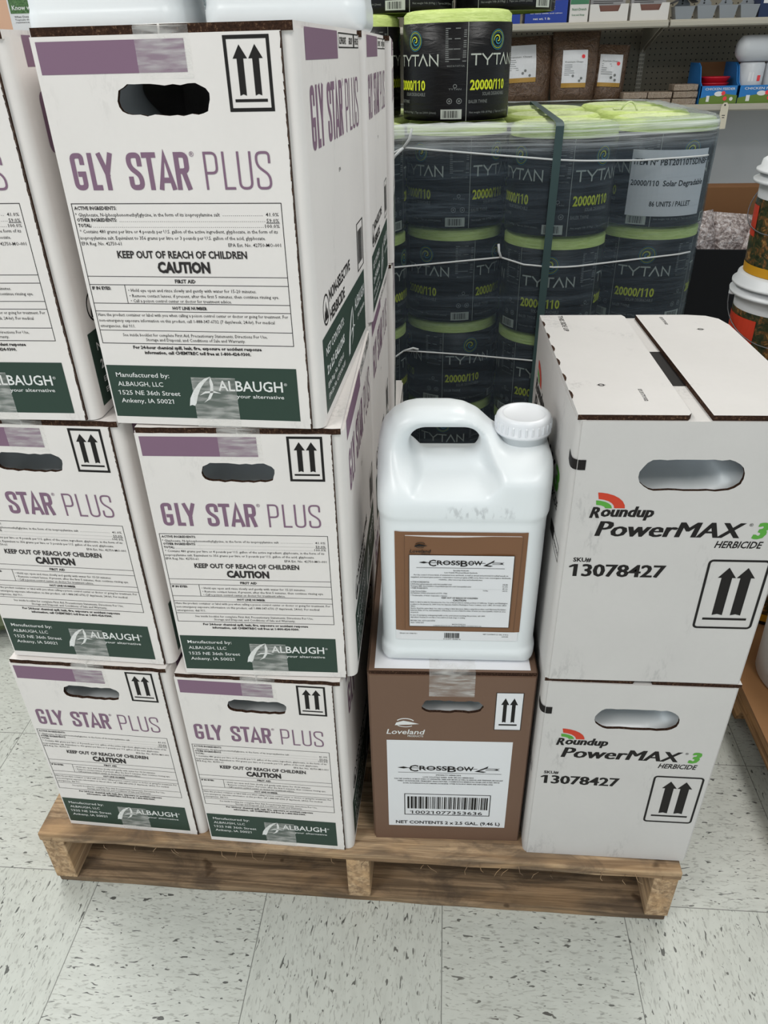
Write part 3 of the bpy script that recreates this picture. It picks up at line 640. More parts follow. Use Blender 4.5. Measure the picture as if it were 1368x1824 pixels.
def make_gly():
    t = empty('purple_lettered_carton', (0, 0, 0))
    w, d, h = GW, GD, GH
    wl = carton_walls(t, w, d, h, 'white_card', .001, w - .020)
    fp = holed_panel(.0015, .001, w - .0135, h - .0075, hole_loop(.0712, .3065, .1573, .3305, 8, .0009, 3), 0.0, .0045, t, 'front_panel', ['white_card', 'kraft'])
    a = Art(); rnd = random.Random(2); e0 = (w - .0135) * 1000
    for k in range(60):
        z0_, z1_ = 1 + (h * 1000 - 9) * k / 60, 1 + (h * 1000 - 9) * (k + 1) / 60; a.poly([(e0 - rnd.uniform(.5, 1.5), z0_), (e0, z0_), (e0, z1_), (e0 - rnd.uniform(.5, 1.5), z1_)])
    a.build('raw_edge', 'kraft', GFRONT, fp)
    # flaps, raw edge to the front
    for x0, x1 in ((.003, w / 2 - .001), (w / 2 + .001, w - .003)):
        b = MB(); rnd = random.Random(int(x0 * 1e4)); n = 12
        vs = []; 
        for i in range(n + 1):
            x = x0 + (x1 - x0) * i / n; j = rnd.uniform(-.0007, .0007)
            vs += [(x, .0012 + j, h - .0078), (x, .0012 + j, h - .0006), (x, d - .002, h - .0078), (x, d - .002, h - .0006)]
        o = 4; fs = []; mi = []
        for i in range(n):
            p, q = i * 4, i * 4 + 4
            b.f += [(p, q, q + 1, p + 1), (p + 1, q + 1, q + 3, p + 3), (q, p, p + 2, q + 2), (p + 2, p + 3, q + 3, q + 2)]; b.m += [1, 0, 0, 1]; b.sm += [False] * 4
        b.f += [(0, 1, 3, 2), (n * 4, n * 4 + 2, n * 4 + 3, n * 4 + 1)]; b.m += [0, 0]; b.sm += [False] * 2
        b.v = vs; b.build('top_flap', ['white_card', 'kraft'], t)
    for z0, z1, top in ((h - .0405, h, True), (0.002, .058, False)):
        b = MB(); x0, x1 = .0965, .1455; nn = 10
        if top: pts = [(-.0006, z0), (-.0006, h - .002), (.003, h), (d - .004, h), (d + .0005, h - .004), (d + .0005, h - .06)]
        else: pts = [(-.0006, z1), (-.0006, .0)]
        vs = []
        for y, z in pts: vs += [(x0, y, z), (x1, y, z)]
        b.add(vs, [(2 * i, 2 * i + 1, 2 * i + 3, 2 * i + 2) for i in range(len(pts) - 1)]); b.build('tape', 'tape', t)
    a = Art(); a.rect(6, 339.5, 140.4, 364.3); a.build('colour_band', 'purple', GFRONT, fp)
    a = Art(); two_arrows(a, 174.5, 308.3, 215.0, 365.6, 2.9); a.build('handling_mark', 'black_ink', GFRONT, fp)
    a = Art(); gly_name(a, 14, 244.6, 206.5, 276.8, 4.6, 2.2); a.build('product_name', 'purple', GFRONT, fp)
    a = Art(); a.frame(5.2, 94, 213.2, 233, .7)
    for v, u in ((164.0, 6), (155.7, 6), (136.8, 6), (128.6, 6), (108.4, 6)): a.rect(5.5, v - .3, 213, v + .3)
    a.rect(42.6, 136.8, 43.2, 155.7)
    LN = [('ACTIVE INGREDIENTS:', 7.5, 50.4, 228.6, 3.0, .03), ('* Glyphosate, N-(phosphonomethyl)glycine, in the form of its isopropylamine salt', 7.1, 152.3, 222.6, 3.2, .004), ('41.0%', 197.1, 209.6, 222.6, 3.2, .004),
          ('.' * 20, 155, 194, 222.9, 3, 0), ('OTHER INGREDIENTS:', 7.7, 48.5, 217.9, 3.0, .03), ('.' * 75, 51, 196, 217.6, 3, 0), ('59.0%', 197.5, 209.4, 217.2, 3.2, .004), ('TOTAL:', 7.8, 21.5, 212.8, 3.0, .03), ('.' * 88, 23, 194, 212.4, 3, 0),
          ('100.0%', 195.5, 209.6, 212.2, 3.2, .004), ('* Contains 480 grams per litre or 4 pounds per U.S. gallon of the active ingredient, glyphosate, in the form of its', 8.2, 207.2, 207.2, 3.2, .002),
          ('isopropylamine salt. Equivalent to 356 grams per litre or 3 pounds per U.S. gallon of the acid, glyphosate.', 7.1, 194.8, 201.2, 3.2, .002), ('EPA Reg. No. 42750-61', 7.2, 48.5, 195.8, 3.2, .002), ('EPA Est. No. 42750-MO-001', 157, 209.1, 194.8, 3.2, .002),
          ('FIRST AID', 96.9, 118.5, 159.6, 3.4, .03), ('IF IN EYES:', 7.6, 27.7, 152.2, 3.0, .04), ('• Hold eye open and rinse slowly and gently with water for 15-20 minutes.', 45.7, 179.6, 150.3, 3.2, .002),
          ('• Remove contact lenses, if present, after the first 5 minutes, then continue rinsing eye.', 46, 202.3, 144.8, 3.2, .002), ('• Call a poison control center or doctor for treatment advice.', 46.4, 152.9, 139.7, 3.2, .002), ('HOT LINE NUMBER', 89.6, 126.1, 132.5, 3.0, .03),
          ('Have the product container or label with you when calling a poison control center or doctor or going for treatment. For', 7.4, 209.6, 125, 3.2, .002), ('non-emergency exposure information on this product, call 1-888-347-6732 (7 days/week, 24-hr). For medical', 7.6, 195.2, 119, 3.2, .002), ('emergencies, dial 911.', 7.4, 45.7, 113.2, 3.2, .002),
          ('See inside booklet for complete First Aid, Precautionary Statements, Directions For Use,', 30.1, 186.1, 103.8, 3.2, .002), ('Storage and Disposal, and Conditions of Sale and Warranty.', 54.6, 162.1, 98.8, 3.2, .002),
          ('For 24-hour chemical spill, leak, fire, exposure or accident response', 38.6, 178.5, 90.3, 3.2, .035), ('information, call CHEMTREC toll free at 1-800-424-9300.', 50.3, 166.4, 84.7, 3.2, .035)]
    for s_, u0, u1, vc, cp, of in LN: a.text(s_, u0, vc - cp * .5, cp, u1, of, 0, 0, 1)
    a.rect(197, 214.9, 210, 215.4)
    a.text('KEEP OUT OF REACH OF CHILDREN', 42, 182.2, 6.6, 174.4, .028); a.text('CAUTION', 81.5, 168.4, 9.6, 135.4, .05)
    a.build('ingredient_panel', 'text_ink', GFRONT, fp)
    a = Art(); a.rect(3.2, 9.8, 213.2, 69.8, 0); a.build('maker_band', 'green_ink', GFRONT, fp)
    a = Art()
    for s_, u1, v in (('Manufactured by:', 72.4, 56.6), ('ALBAUGH, LLC', 63.9, 46.2), ('1525 NE 36th Street', 81.6, 36.0), ('Ankeny, IA 50021', 72.6, 26.6)): a.text(s_, 12.4, v, 5.0, u1, .006)
    albaugh(a, 1.0, 90.2, 24.6, 0); a.text('ALBAUGH', 125.6, 43.4, 11.2, 197.0, .014); a.text('®', 198.5, 50.5, 3, 202); a.text('your alternative', 145, 35.4, 4.0, 197.4, .006)
    a.build('maker_lettering', 'white_ink', GFRONT, fp, .0005)
    # right-hand side
    SIDE = plane_map((w, 0, 0), (0, 1, 0), (0, 0, 1), (1, 0, 0))
    a = Art(); a.rect(30, 346, 197, 371); a.build('side_band', 'purple', SIDE, wl)
    a = Art(); gly_name(a, 37, 272, 330, 326, 7.6, 3.6); a.build('side_product_name', 'purple', SIDE, wl)
    a = Art(); a.frame(204, 355.5, 347, 370, 1.3); a.rect(306, 356, 315, 369.5)
    a.text('GLYPHOSATE', 210, 359.5, 6, 254, .03); a.text('GROUP', 274, 359.5, 6, 300, .03); a.text('HERBICIDE', 318, 359.5, 6, 344, .02)
    a.build('side_class_mark', 'black_ink', SIDE, wl); a = Art(); a.arc(50, 118, 15.5, 0, 6.2832, 2.2, 0, 28)
    for dx, hh in ((-6, 12), (0, 20), (6, 12)): a.poly([(50 + dx - 3.4, 107), (50 + dx + 3.4, 107), (50 + dx + 2.6, 107 + hh * .6), (50 + dx, 107 + hh), (50 + dx - 2.6, 107 + hh * .6)])
    a.text('NON-SELECTIVE', 70, 121, 12, 213, .03); a.text('HERBICIDE', 70, 99.5, 12, 168, .03)
    a.build('side_print', 'black_ink', SIDE, wl); a = Art(); a.frame(276, 101, 330, 162, 1.6); a.frame(276, 101, 330, 162, 1, 0, 5); barcode(a, 284, 110, 323, 152, 6, 0, 1.0)
    a.text('EPA', 170, 238, 4, 182)
    a.build('side_barcode', 'black_ink', SIDE, wl)
    a = Art(); a.rect(21, 10, 327, 94); a.build('side_maker_band', 'green_ink', SIDE, wl)
    a = Art(); a.text('NET CONTENTS:', 36, 71, 9, 151, .012); a.text('2 x 2.5 GALLONS', 36, 50, 9.5, 149, .035); a.text('EPA Reg. No. 42750-61', 36, 34, 6, 138, .01); a.text('EPA Est. No. 42750-MO-001', 36, 21, 6, 146, .01)
    albaugh(a, 1.55, 176, 20, 0, 1.5); a.text('ALBAUGH', 236, 62, 14, 318, .012); a.text('your alternative', 256, 46, 7, 318, .008)
    a.build('side_maker_lettering', 'white_ink', SIDE, wl, .0005)
    return t
gly = make_gly(); remember(gly)
ROWS = [  # x, y, level, yaw, label, jug inside
 (-.3851, -.0069, 2, -2.48, 'white purple-lettered carton topmost of the inner front stack, hand hole dark inside', True),
 (-.3655, -.0147, 1, .71, 'white purple-lettered carton in the middle of the front stack, next to the white jug', True),
 (-.3854, -.0151, 0, -1.39, 'white purple-lettered carton at the bottom of the stack, next to the small brown carton', True),
 (-.6475, -.0003, 2, -.33, 'white purple-lettered carton on top of the outer stack, cut off by the photo edge', True),
 (-.6247, .0082, 1, -2.2, 'white purple-lettered carton in the middle of the outer stack, cut off by the photo edge', True),
 (-.6336, .0005, 0, -2.14, 'white purple-lettered carton at the bottom of the outer stack, by the pallet corner', True),
 (-.3655, .3585, 2, 0.0, 'second top carton in depth, its lettered side seen behind the topmost front one', False),
 (-.3695, .3535, 1, 0.0, 'middle-layer carton showing its lettered side, behind the one next to the white jug', False),
 (-.3760, .3520, 0, 0.0, 'bottom-layer carton in the dark gap, behind the one next to the brown carton', False),
 (-.6200, .3680, 2, 0.0, 'top-layer carton under the leftmost white jug, hidden behind the front row', False),
 (-.6160, .3860, 1, 0.0, 'middle-layer carton hidden behind the outer front stack', False),
 (-.6220, .3720, 0, 0.0, 'bottom-layer carton hidden behind the outer front stack', False),
 (-.3560, .7230, 2, 3.2, 'third top carton in depth, a thin sliver beside the black twine spool', False),
 (-.3590, .7180, 1, 3.2, 'third middle-layer carton in depth, a thin sliver beside the wrapped twine', False),
 (-.3600, .7160, 0, 0.0, 'bottom-layer carton at the back, hidden behind two others', False)]
for i, (x, y, lv, yaw, lab_, inside) in enumerate(ROWS):
    o = gly if i == 0 else copy_tree(gly)
    o.location = (x, y, ZP + lv * 0.3761); o.rotation_euler = (0, 0, math.radians(yaw)); tag(o, lab_, 'carton', 'purple-lettered cartons stacked on the pallet')
    if inside:
        mx = Matrix.Translation(o.location) @ Matrix.Rotation(math.radians(yaw), 4, 'Z'); p = mx @ Vector((.118, .096, .0055))
        which = ['top front', 'middle front', 'bottom front', 'top outer', 'middle outer', 'bottom outer'][i]
        j = make_jug('handled_jug', p, math.radians(yaw), 'white jug glimpsed through the hand hole of the %s purple-lettered carton' % which, jug_me, 'jugs inside the cartons'); add_cap(j)
for x, lab_ in ((-.478, 'white plastic jug on the outer top carton, next to the printed leaflet'), (-.236, 'white plastic jug standing on the top cartons, the one nearest the twine spools')):
    j = make_jug('handled_jug', (x, .470, ZP + 3 * .3761), 0, lab_, jug_me, 'white jugs on top of the cartons'); add_cap(j)

# ------------------------------------------------------------ white herbicide cartons
RW, RD, RH = 0.2576, 0.3595, 0.3847
def make_white():
    t = empty('white_carton', (0, 0, 0)); w, d, h = RW, RD, RH
    wl = carton_walls(t, w, d, h, 'white_card_b', .010, w - .010, .0045, .0030)
    fp = holed_panel(.006, .001, w - .006, h - .0065, hole_loop(.0750, .2935, .1890, .3325, 9, .0007, 8), .0022, .0065, t, 'front_panel', ['white_card_b', 'kraft'])
    def mp(u, v, off):   # continues round the rounded front-left corner
        u2 = u
        if u2 >= .010: return (u2, .0022 - off, v)
        ang = min(math.pi / 2, (.010 - u2) / .010); s_ = max(0, (.010 - u2) - .010 * math.pi / 2)
        return (.010 - (.010 + off) * math.sin(ang), .013 - (.0108 + off) * math.cos(ang) + s_, v)
    # top: two long flaps that leave a gap, inner flaps with a black band below
    for x0, x1, nm in ((.0006, .1205, 'a'), (.139, w - .0006, 'b')):
        b = MB(); zz = h - .0062
        P = [(x0, .004), (x1 - .004, .004), (x1, .010), (x1 + (.0012 if nm == 'a' else 0), d - .012), (x1 - .002, d - .003), (x0, d - .003)] if nm == 'a' else [(x0 + .003, .004), (x1, .004), (x1, d - .05), (x1 - .006, d - .022), (x1 - .020, d - .008), (x1 - .045, d - .003), (x0, d - .003)]
        n = len(P); b.add([(x, y, zz) for x, y in P] + [(x, y, h) for x, y in P], [tuple(range(n, 2 * n)), tuple(range(n - 1, -1, -1))], 0)
        for i in range(n): b.f.append((i, (i + 1) % n, n + (i + 1) % n, n + i)); b.m.append(0 if abs(P[i][0] - P[(i + 1) % n][0]) < 1e-6 and (P[i][0] < .01 or P[i][0] > w - .002) else 1); b.sm.append(False)
        fl = b.build('top_flap', ['white_card_b', 'kraft'], t)
        TOP = plane_map((0, 0, h), (1, 0, 0), (0, 1, 0), (0, 0, 1))
        if nm == 'a':
            vt = lambda u, v, off: (.026 + v, .352 - u, h + off)
            a = Art(); a.text('THIS SIDE UP', 0, 0, 6.5, 70, .012); a.build('flap_lettering', 'text_ink', vt, fl)
            vt2 = lambda u, v, off: (.079 + v, .075 - u, h + off)
            a = Art(); a.text('E13171102', 0, 0, 4, 34, .012); a.build('flap_code', 'text_ink', vt2, fl)
            a = Art()
            for cx in (40,): a.arc(cx, 87, 3.2, 0, 6.28, 1.2, 0, 14); a.rect(cx - 5, 86.4, cx + 5, 87.4)
            a.build('flap_mark', 'text_ink', TOP, fl)
        else:
            vt = lambda u, v, off: (.170 + v, .345 - u, h + off)
            a = Art(); a.text('E13171102', 0, 0, 4, 34, .012); a.build('flap_code', 'text_ink', vt, fl)
            a = Art(); a.arc(212, 290, 3.2, 0, 6.28, 1.2, 0, 14); a.rect(207, 289.4, 217, 290.4); a.build('flap_mark', 'text_ink', TOP, fl)
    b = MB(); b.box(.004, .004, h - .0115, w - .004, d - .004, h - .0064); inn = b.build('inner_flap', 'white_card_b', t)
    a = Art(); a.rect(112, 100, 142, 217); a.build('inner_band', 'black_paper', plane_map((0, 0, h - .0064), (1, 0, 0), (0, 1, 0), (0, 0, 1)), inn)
    # torn perforations along the folded edge
    a = Art()
    for y in (46, 98, 150, 200, 250, 302): a.poly([(.2, y), (1.6, y + 2), (3.4, y + 10), (3.2, y + 18), (1.6, y + 24), (.2, y + 25)])
    a.build('perforation', 'kraft', lambda u, v, off: (u, v, h + .0004), wl)
    # front print
    a = Art(); a.rect(-12, 318.8, 15.2, 331.4, 0, 10); a.build('black_tab', 'black_paper', lambda u, v, off: mp(u, v - (0.0 if u > 0 else u * .45), off), wl, .0007)
    a = Art()
    a.poly([(33.4, 290)] + [(33 + 33 * math.sin(t), 269.5 + 20.5 * math.cos(t)) for t in (.15, .35, .6, .85, 1.1, 1.35, 1.5708)] + [(33 + 21 * math.sin(t), 269.5 + 12 * math.cos(t)) for t in (1.5708, 1.3, 1.0, .7, .4, .1)], 0)
    a.poly([(32.4, 279.6)] + [(32 + 19.5 * math.sin(t), 269.3 + 10.3 * math.cos(t)) for t in (.3, .6, .9, 1.2, 1.5708)] + [(32 + 12 * math.sin(t), 269.3 + 4.5 * math.cos(t)) for t in (1.5708, 1.1, .6, .1)], 1)
    a.build('arc_logo', ['red_ink', 'leaf_ink'], mp, fp)
    a = Art(); a.fat('R', 27.8, 256.4, 14.0, 38.5, .02, .22, 0, .5); a.fat('oundup', 39.5, 258.4, 13.4, 98.5, .022, .20, 0, .5); a.build('brand_lettering', 'black_ink', mp, fp); a = Art()
    a.fat('PowerMAX', 37.6, 231.2, 20.5, 200.2, 0, .24, 0, 1.3); a.text('®', 209, 247.5, 4, 213.5)
    a.text('HERBICIDE', 176, 217.3, 9.2, 228.5, .02, .22); a.build('name_lettering', 'black_ink', mp, fp); a = Art()
    a.text('SKU#', 16, 194, 5.6, 37.2, .03); a.fat('13078427', 18.4, 172.6, 17.4, 126.0, .010, 0, 0, .8)
    a.build('code_lettering', 'black_ink', mp, fp)
    a = Art(); a.fat('3', 216, 231.2, 20.5, 228, .03, .24, 0, 1.1); a.build('green_numeral', 'leaf_ink', mp, fp)
    a = Art(); u0, v0, u1, v1, r = 175.6, 96.4, 244.6, 199, 4.5
    ring = []
    for cx, cy, a0 in ((u1 - r, v0 + r, -90), (u1 - r, v1 - r, 0), (u0 + r, v1 - r, 90), (u0 + r, v0 + r, 180)):
        for i in range(5): q = math.radians(a0 + 22.5 * i); ring.append((cx + r * math.cos(q), cy + r * math.sin(q)))
    a.stroke(ring, 3.0, 0, True)
    for cx in (200.2, 222.2):
        a.poly([(cx - 6.2, 116.6), (cx, 118.4), (cx + 6.2, 116.6), (cx + 6.2, 173.8), (cx + 10.6, 173.8), (cx, 189), (cx - 10.6, 173.8), (cx - 6.2, 173.8)])
    a.rect(184, 108.8, 237, 112.2); a.build('handling_mark', 'black_ink', mp, fp)
    # left side, read from the back towards the front
    LS = lambda u, v, off: (-off, RD - u, v)
    a = Art(); k = 1.52; ox = RD * 1000 - 318
    a.poly([(ox, 330)] + [(ox + 48 * math.sin(t), 303 + 29 * math.cos(t)) for t in (.15, .35, .6, .85, 1.1, 1.35, 1.5708)] + [(ox + 30 * math.sin(t), 303 + 17 * math.cos(t)) for t in (1.5708, 1.3, 1.0, .7, .4, .1)], 0)
    a.poly([(ox, 317)] + [(ox + 28 * math.sin(t), 303 + 14 * math.cos(t)) for t in (.3, .6, .9, 1.2, 1.5708)] + [(ox + 16 * math.sin(t), 303 + 6 * math.cos(t)) for t in (1.5708, 1.1, .6, .1)], 1)
    a.build('side_arc_logo', ['red_ink', 'leaf_ink'], LS, wl)
    a = Art(); a.fat('Roundup', ox - 6, 284, 19, ox + 88, .025, .2, 0, .8); a.fat('PowerMAX', ox - 4, 250, 28, ox + 214, 0, .24, 0, 1.9); a.text('HERBICIDE', ox + 190, 232, 12, ox + 262, .02, .2)
    a.rect(ox + 234, 188, ox + 262, 206); a.frame(ox + 262, 183, ox + 304, 204, 1.2); a.text('HERBICIDE', ox + 266, 190, 5, ox + 300, .01); a.build('side_lettering', 'black_ink', LS, wl)
    a = Art(); a.fat('3', ox + 222, 250, 30, ox + 252, .03, .24, 0, 1.6); a.build('side_numeral', 'leaf_ink', LS, wl)
    return t
wc = make_white(); remember(wc)
for i, (x, y, z, yaw, lab_) in enumerate(((.1262, -.0108, ZP + RH, .75, 'white carton with black lettering and green 3, open-slotted top, stacked uppermost'), (.1268, -.0091, ZP, -.12, 'white carton with black lettering and green 3, standing on the pallet under another'))):
    o = wc if i == 0 else copy_tree(wc)
    o.location = (x, y, z); o.rotation_euler = (0, 0, math.radians(yaw)); tag(o, lab_, 'carton', 'white cartons at the pallet end')
    p = (Matrix.Translation(o.location) @ Matrix.Rotation(math.radians(yaw), 4, 'Z')) @ Vector((.128, .098, .0055))
    j = make_jug('handled_jug', p, math.radians(yaw), 'white jug glimpsed through the hand hole of the %s white carton with a green 3' % ('upper', 'lower')[i], jug_me, 'jugs inside the cartons'); add_cap(j)

# ------------------------------------------------------------ brown carton under the jug
def make_brown():
    t = empty('brown_carton', (-.1155, .0035, ZP), math.radians(1.7), 'small brown carton with a white barcode label, under the white jug', 'carton'); w, d, h = .2385, .36, .3724
    carton_walls(t, w, d, h, 'brown_card', .010, w - .010, .0045, .0026)
    fp = holed_panel(.004, .001, w - .004, h - .0065, hole_loop(.0775, .2955, .1645, .3185, 8, .0012, 5), 0.0018, .0062, t, 'front_panel', ['brown_card', 'kraft'])
    for x0, x1 in ((.003, w / 2 - .0006), (w / 2 + .0006, w - .003)):
        b = MB(); b.box(x0, .0045, h - .0062, x1, d - .003, h, 0, {'-y': 1, '+y': 1}); fl = b.build('top_flap', ['brown_card', 'kraft'], t)
    a = Art(); a.rect(11, 9, w * 1000 - 11, 240); ts = a.build('top_label', 'sheet', plane_map((0, 0, h), (1, 0, 0), (0, 1, 0), (0, 0, 1)), t, .0003)
    b = MB(); x0, x1 = .0875, .1515
    vs = []
    for y, z in ((.0012, h - .045), (.0012, h - .001), (.004, h + .0008), (d - .01, h + .0008)): vs += [(x0, y, z), (x1, y, z)]
    b.add(vs, [(2 * i, 2 * i + 1, 2 * i + 3, 2 * i + 2) for i in range(3)]); b.build('tape', 'tape', t)
    mp = plane_map((0, .0018, 0), (1, 0, 0), (0, 0, 1), (0, -1, 0))
    a = Art(); a.rect(25.6, 34.7, 211.8, 236); a.rect(182.8, 262.4, 220, 336); lb = a.build('label', 'paper', mp, fp)
    a = Art(); a.frame(182, 261.6, 220.8, 336.8, 1.0); two_arrows(a, 183.4, 261.5, 219.6, 335, .1, 0, True, True, 0, False); a.build('handling_mark', 'black_ink', mp, fp, .0004)
    a = Art(); loveland(a, 25.6, 249, 57, 0, True); a.build('maker_lettering', 'white_ink', mp, fp)
    a = Art(); crossbow(a, 41, 196.5, 170.5, 9.4); a.rect(42, 164.4, 199, 165.0)
    for s_, u0, u1, v in (('SPECIALTY HERBICIDE', 99.7, 138, 158.6), ('LOW VOLATILE WEED AND BRUSH HERBICIDE', 80, 157.5, 153.4), ('FOR THE CONTROL OF MOST KINDS OF UNWANTED TREES AND BRUSH, AS WELL AS ANNUAL AND PERENNIAL BROADLEAF', 36, 202.5, 148.6), ('WEEDS ON RANGELAND, PERMANENT GRASS PASTURES, CONSERVATION RESERVE PROGRAM (CRP) ACRES, FENCE', 40.6, 197.4, 143.8), ('ROWS, NON-IRRIGATION DITCHBANKS, ROADSIDES, OTHER NON-CROP AREAS AND INDUSTRIAL SITES.', 49.5, 188, 138.8)): a.text(s_, u0, v, 2.4, u1, .014, 0, 0, 1)
    a.frame(51, 63, 186.2, 114.6, 1.2); barcode(a, 55.8, 78.5, 182, 108, 11, 0, 1.05); a.text('10021077353636', 63, 65.8, 7.2, 174.6, .004)
    a.text('NET CONTENTS 2 x 2.5 GAL. (9.46 L)', 37, 40.4, 7, 204, .018); a.build('label_print', 'black_ink', mp, fp, .0006)
    return t
make_brown()
j = make_jug('handled_jug', (.004, .106, ZP + .0055), math.radians(1.7), 'white jug glimpsed through the hand hole of the brown carton', jug_me, 'jugs inside the cartons'); add_cap(j)

# ------------------------------------------------------------ twine spools on their own pallet
SR, SH = .1325, .250
def cyl(r): return lambda u, v, off: (math.sin(u) * (r + off), -math.cos(u) * (r + off), v)
def swirl(a, cx, cz, R, k):
    for ph, mi in ((0, 0), (math.pi, 1)):
        pts = [(cx + R * (.08 + .5 * t) * math.cos(ph + 1.3 + 5.2 * t) * k, cz + R * (.08 + .5 * t) * math.sin(ph + 1.3 + 5.2 * t)) for t in [i / 22 for i in range(23)]]
        n = len(pts)
        for i in range(n - 1):
            w0 = R * .20 * math.sin(math.pi * (.15 + .8 * i / n)); a.stroke([(pts[i][0] / k, pts[i][1]), (pts[i + 1][0] / k, pts[i + 1][1])] if 0 else [pts[i], pts[i + 1]], w0 * .8, mi, False, False)
    for rr, mi in ((.72, 0), (.86, 1), (1.0, 0)):
        pts = [(cx + R * rr * math.cos(q) * k, cz + R * rr * math.sin(q)) for q in [2 * math.pi * i / 30 for i in range(30)]]; a.stroke(pts, R * .05, mi, True)
def make_spool():
    t = empty('twine_spool', (0, 0, 0)); h = SH
    b = MB(); b.lathe([(SR - .006, .002), (SR - .002, .006), (SR - .002, h - .010), (SR - .010, h - .002), (SR - .020, h)], 56, mi=0, close=False); n = 56
    b.lathe([(SR - .020, h), (SR - .045, h - .001), (.030, h - .003), (.024, h - .012), (.022, h - .06)], 56, mi=1, close=False); b.build('twine', ['twine', 'twine_top'], t)
    b = MB(); b.lathe([(SR - .010, .0015), (SR, .004), (SR + .0005, .02), (SR, .12), (SR + .0005, h * .885), (SR - .0012, h * .887)], 72, close=False); wr = b.build('wrapper', 'wrapper', t)
    c = cyl(SR + .0006); D = math.radians; K = 1 / SR
    dim, lab_, sw, lime, cod = Art(1), Art(1), Art(1), Art(1), Art(1)
    for p in range(3):
        a0 = D(93 * p - 93)
        lab_.rect(a0 - .010, .004, a0 - .002, h * .884)          # pale seam
        x = a0 + D(3); st = .0036
        for ch, s0, s1 in (('T', 0, 11), ('Y', 12, 25), ('T', 25.5, 36.5), ('V', 36, 48), ('N', 49.5, 60)):
            A = Art(1); letter(A, ch, (x + D(s0)) * SR, h * .515, (x + D(s1)) * SR, h * .618, st)
            lab_.merge(A, 1 / SR)
        A = Art(1); swirl(A, (x + D(31)) * SR, h * .735, .0215, 1.0); sw.merge(A, 1 / SR)
        lime.text('20000/110', x, h * .300, h * .085, x + D(45), .03); dim.text('SOLAR DEGRADABLE', x + D(14), h * .246, h * .030, x + D(45), .01)
        dim.text('BALER TWINE', x - D(1), h * .178, h * .030, x + D(20), .004); dim.text('Net weight 10lb (4.99kg)  |  Tape use 20000 (20mts)', x, h * .085, h * .018, x + D(58), .008, 0, 0, 1)
        u0 = x + D(67)
        for k in range(17): dim.rect(u0, h * (.83 - .0175 * k), u0 + D(21 if k % 5 else 15), h * (.8385 - .0175 * k))
        dim.text('MADE IN PORTUGAL', u0 + D(2), h * .505, h * .016, u0 + D(20), .004, 0, 0, 1); dim.text('TYTAN', u0 + D(4), h * .30, h * .015, u0 + D(17), .004, 0, 0, 1)
        A = Art(1)
        for cx in (5, 15): A.arc((u0 + D(cx)) * SR, h * .2, h * .023, 0, 6.2832, h * .007, 0, 14); A.disc((u0 + D(cx)) * SR, h * .2, h * .010, 0, 8)
        A.arc((u0 + D(10.5)) * SR, h * .335, h * .016, 0, 6.2832, h * .006, 0, 10)
        dim.merge(A, 1 / SR)
        cod.rect(u0 - D(4), h * .035, u0 + D(18), h * .125, 0, 4); barcode(cod, u0 - D(1.5), h * .047, u0 + D(15.5), h * .113, 3 + p, 1, D(.38))
    lab_.build('lettering', 'spool_text', c, wr, .0007); dim.build('fine_print', 'spool_dim', c, wr, .0007); sw.build('swirl_mark', ['teal', 'lime2'], c, wr, .0007)
    lime.build('size_lettering', 'spool_lime', c, wr, .0007); cod.build('barcode_label', ['spool_text', 'black_ink'], lambda u, v, o: c(u, v, o + (.0000)), wr, .0008)
    return t
spool = make_spool(); remember(spool)
def plain_spool():
    t = empty('twine_spool', (0, 0, 0))
    for ch in TREE[spool.name]: c = ch.copy(); COL.objects.link(c); c.parent = t
    return t
ZT = .090
cols = [(-.522, 1.445), (-.257, 1.335), (.005, 1.445), (.269, 1.335), (.534, 1.445)]
names = ['column beside the cartons', 'column left of the knot', 'column under the loose spool', 'column behind the strap', 'column with the paper sheet']
ROT = {(2, 3): 16, (4, 3): -12, (3, 3): 5, (1, 3): -20, (2, 2): 25, (3, 2): -43, (4, 2): -43, (1, 2): 40, (2, 1): -10, (3, 1): -42, (1, 1): 60, (4, 1): 10}
used = False
LAY = ['lowest', 'second', 'third', 'top']
for ci, (x, y) in enumerate(cols):
    for r in range(3):
        for lv in range(4):
            front = r == 0
            if front or lv == 3:
                o = copy_tree(spool) if used else spool; used = True
            else: o = plain_spool()
            o.location = (x, y + r * .268, ZT + lv * SH); o.rotation_euler = (0, 0, math.radians(ROT.get((ci, lv), random.uniform(-60, 60)) if front else random.uniform(0, 360)))
            if front: lab_ = 'wrapped black twine spool, %s layer, front of the %s' % (LAY[lv], names[ci])
            elif lv == 3: lab_ = 'green-ended twine spool in the wrapped top layer, %s row back, %s' % (('', 'second', 'third')[r], names[ci])
            else: lab_ = 'black twine spool buried inside the wrapped load, hidden by its front row'
            tag(o, lab_, 'twine spool', 'twine spools wrapped on the pallet')
            if (ci, r, lv) == (4, 1, 3):
                mb = MB(); mb.tube([(-.035 + .022 * math.cos(q), .01 * math.sin(q * 2), SH - .004 + .022 * math.sin(q)) for q in [math.pi * i / 14 for i in range(15)]] + [(-.085, -.03, SH + .003)], .0028, 6); o.rotation_euler = (0, 0, 0); mb.build('loose_end', 'twine_top', o)
ZS = ZT + 4 * SH
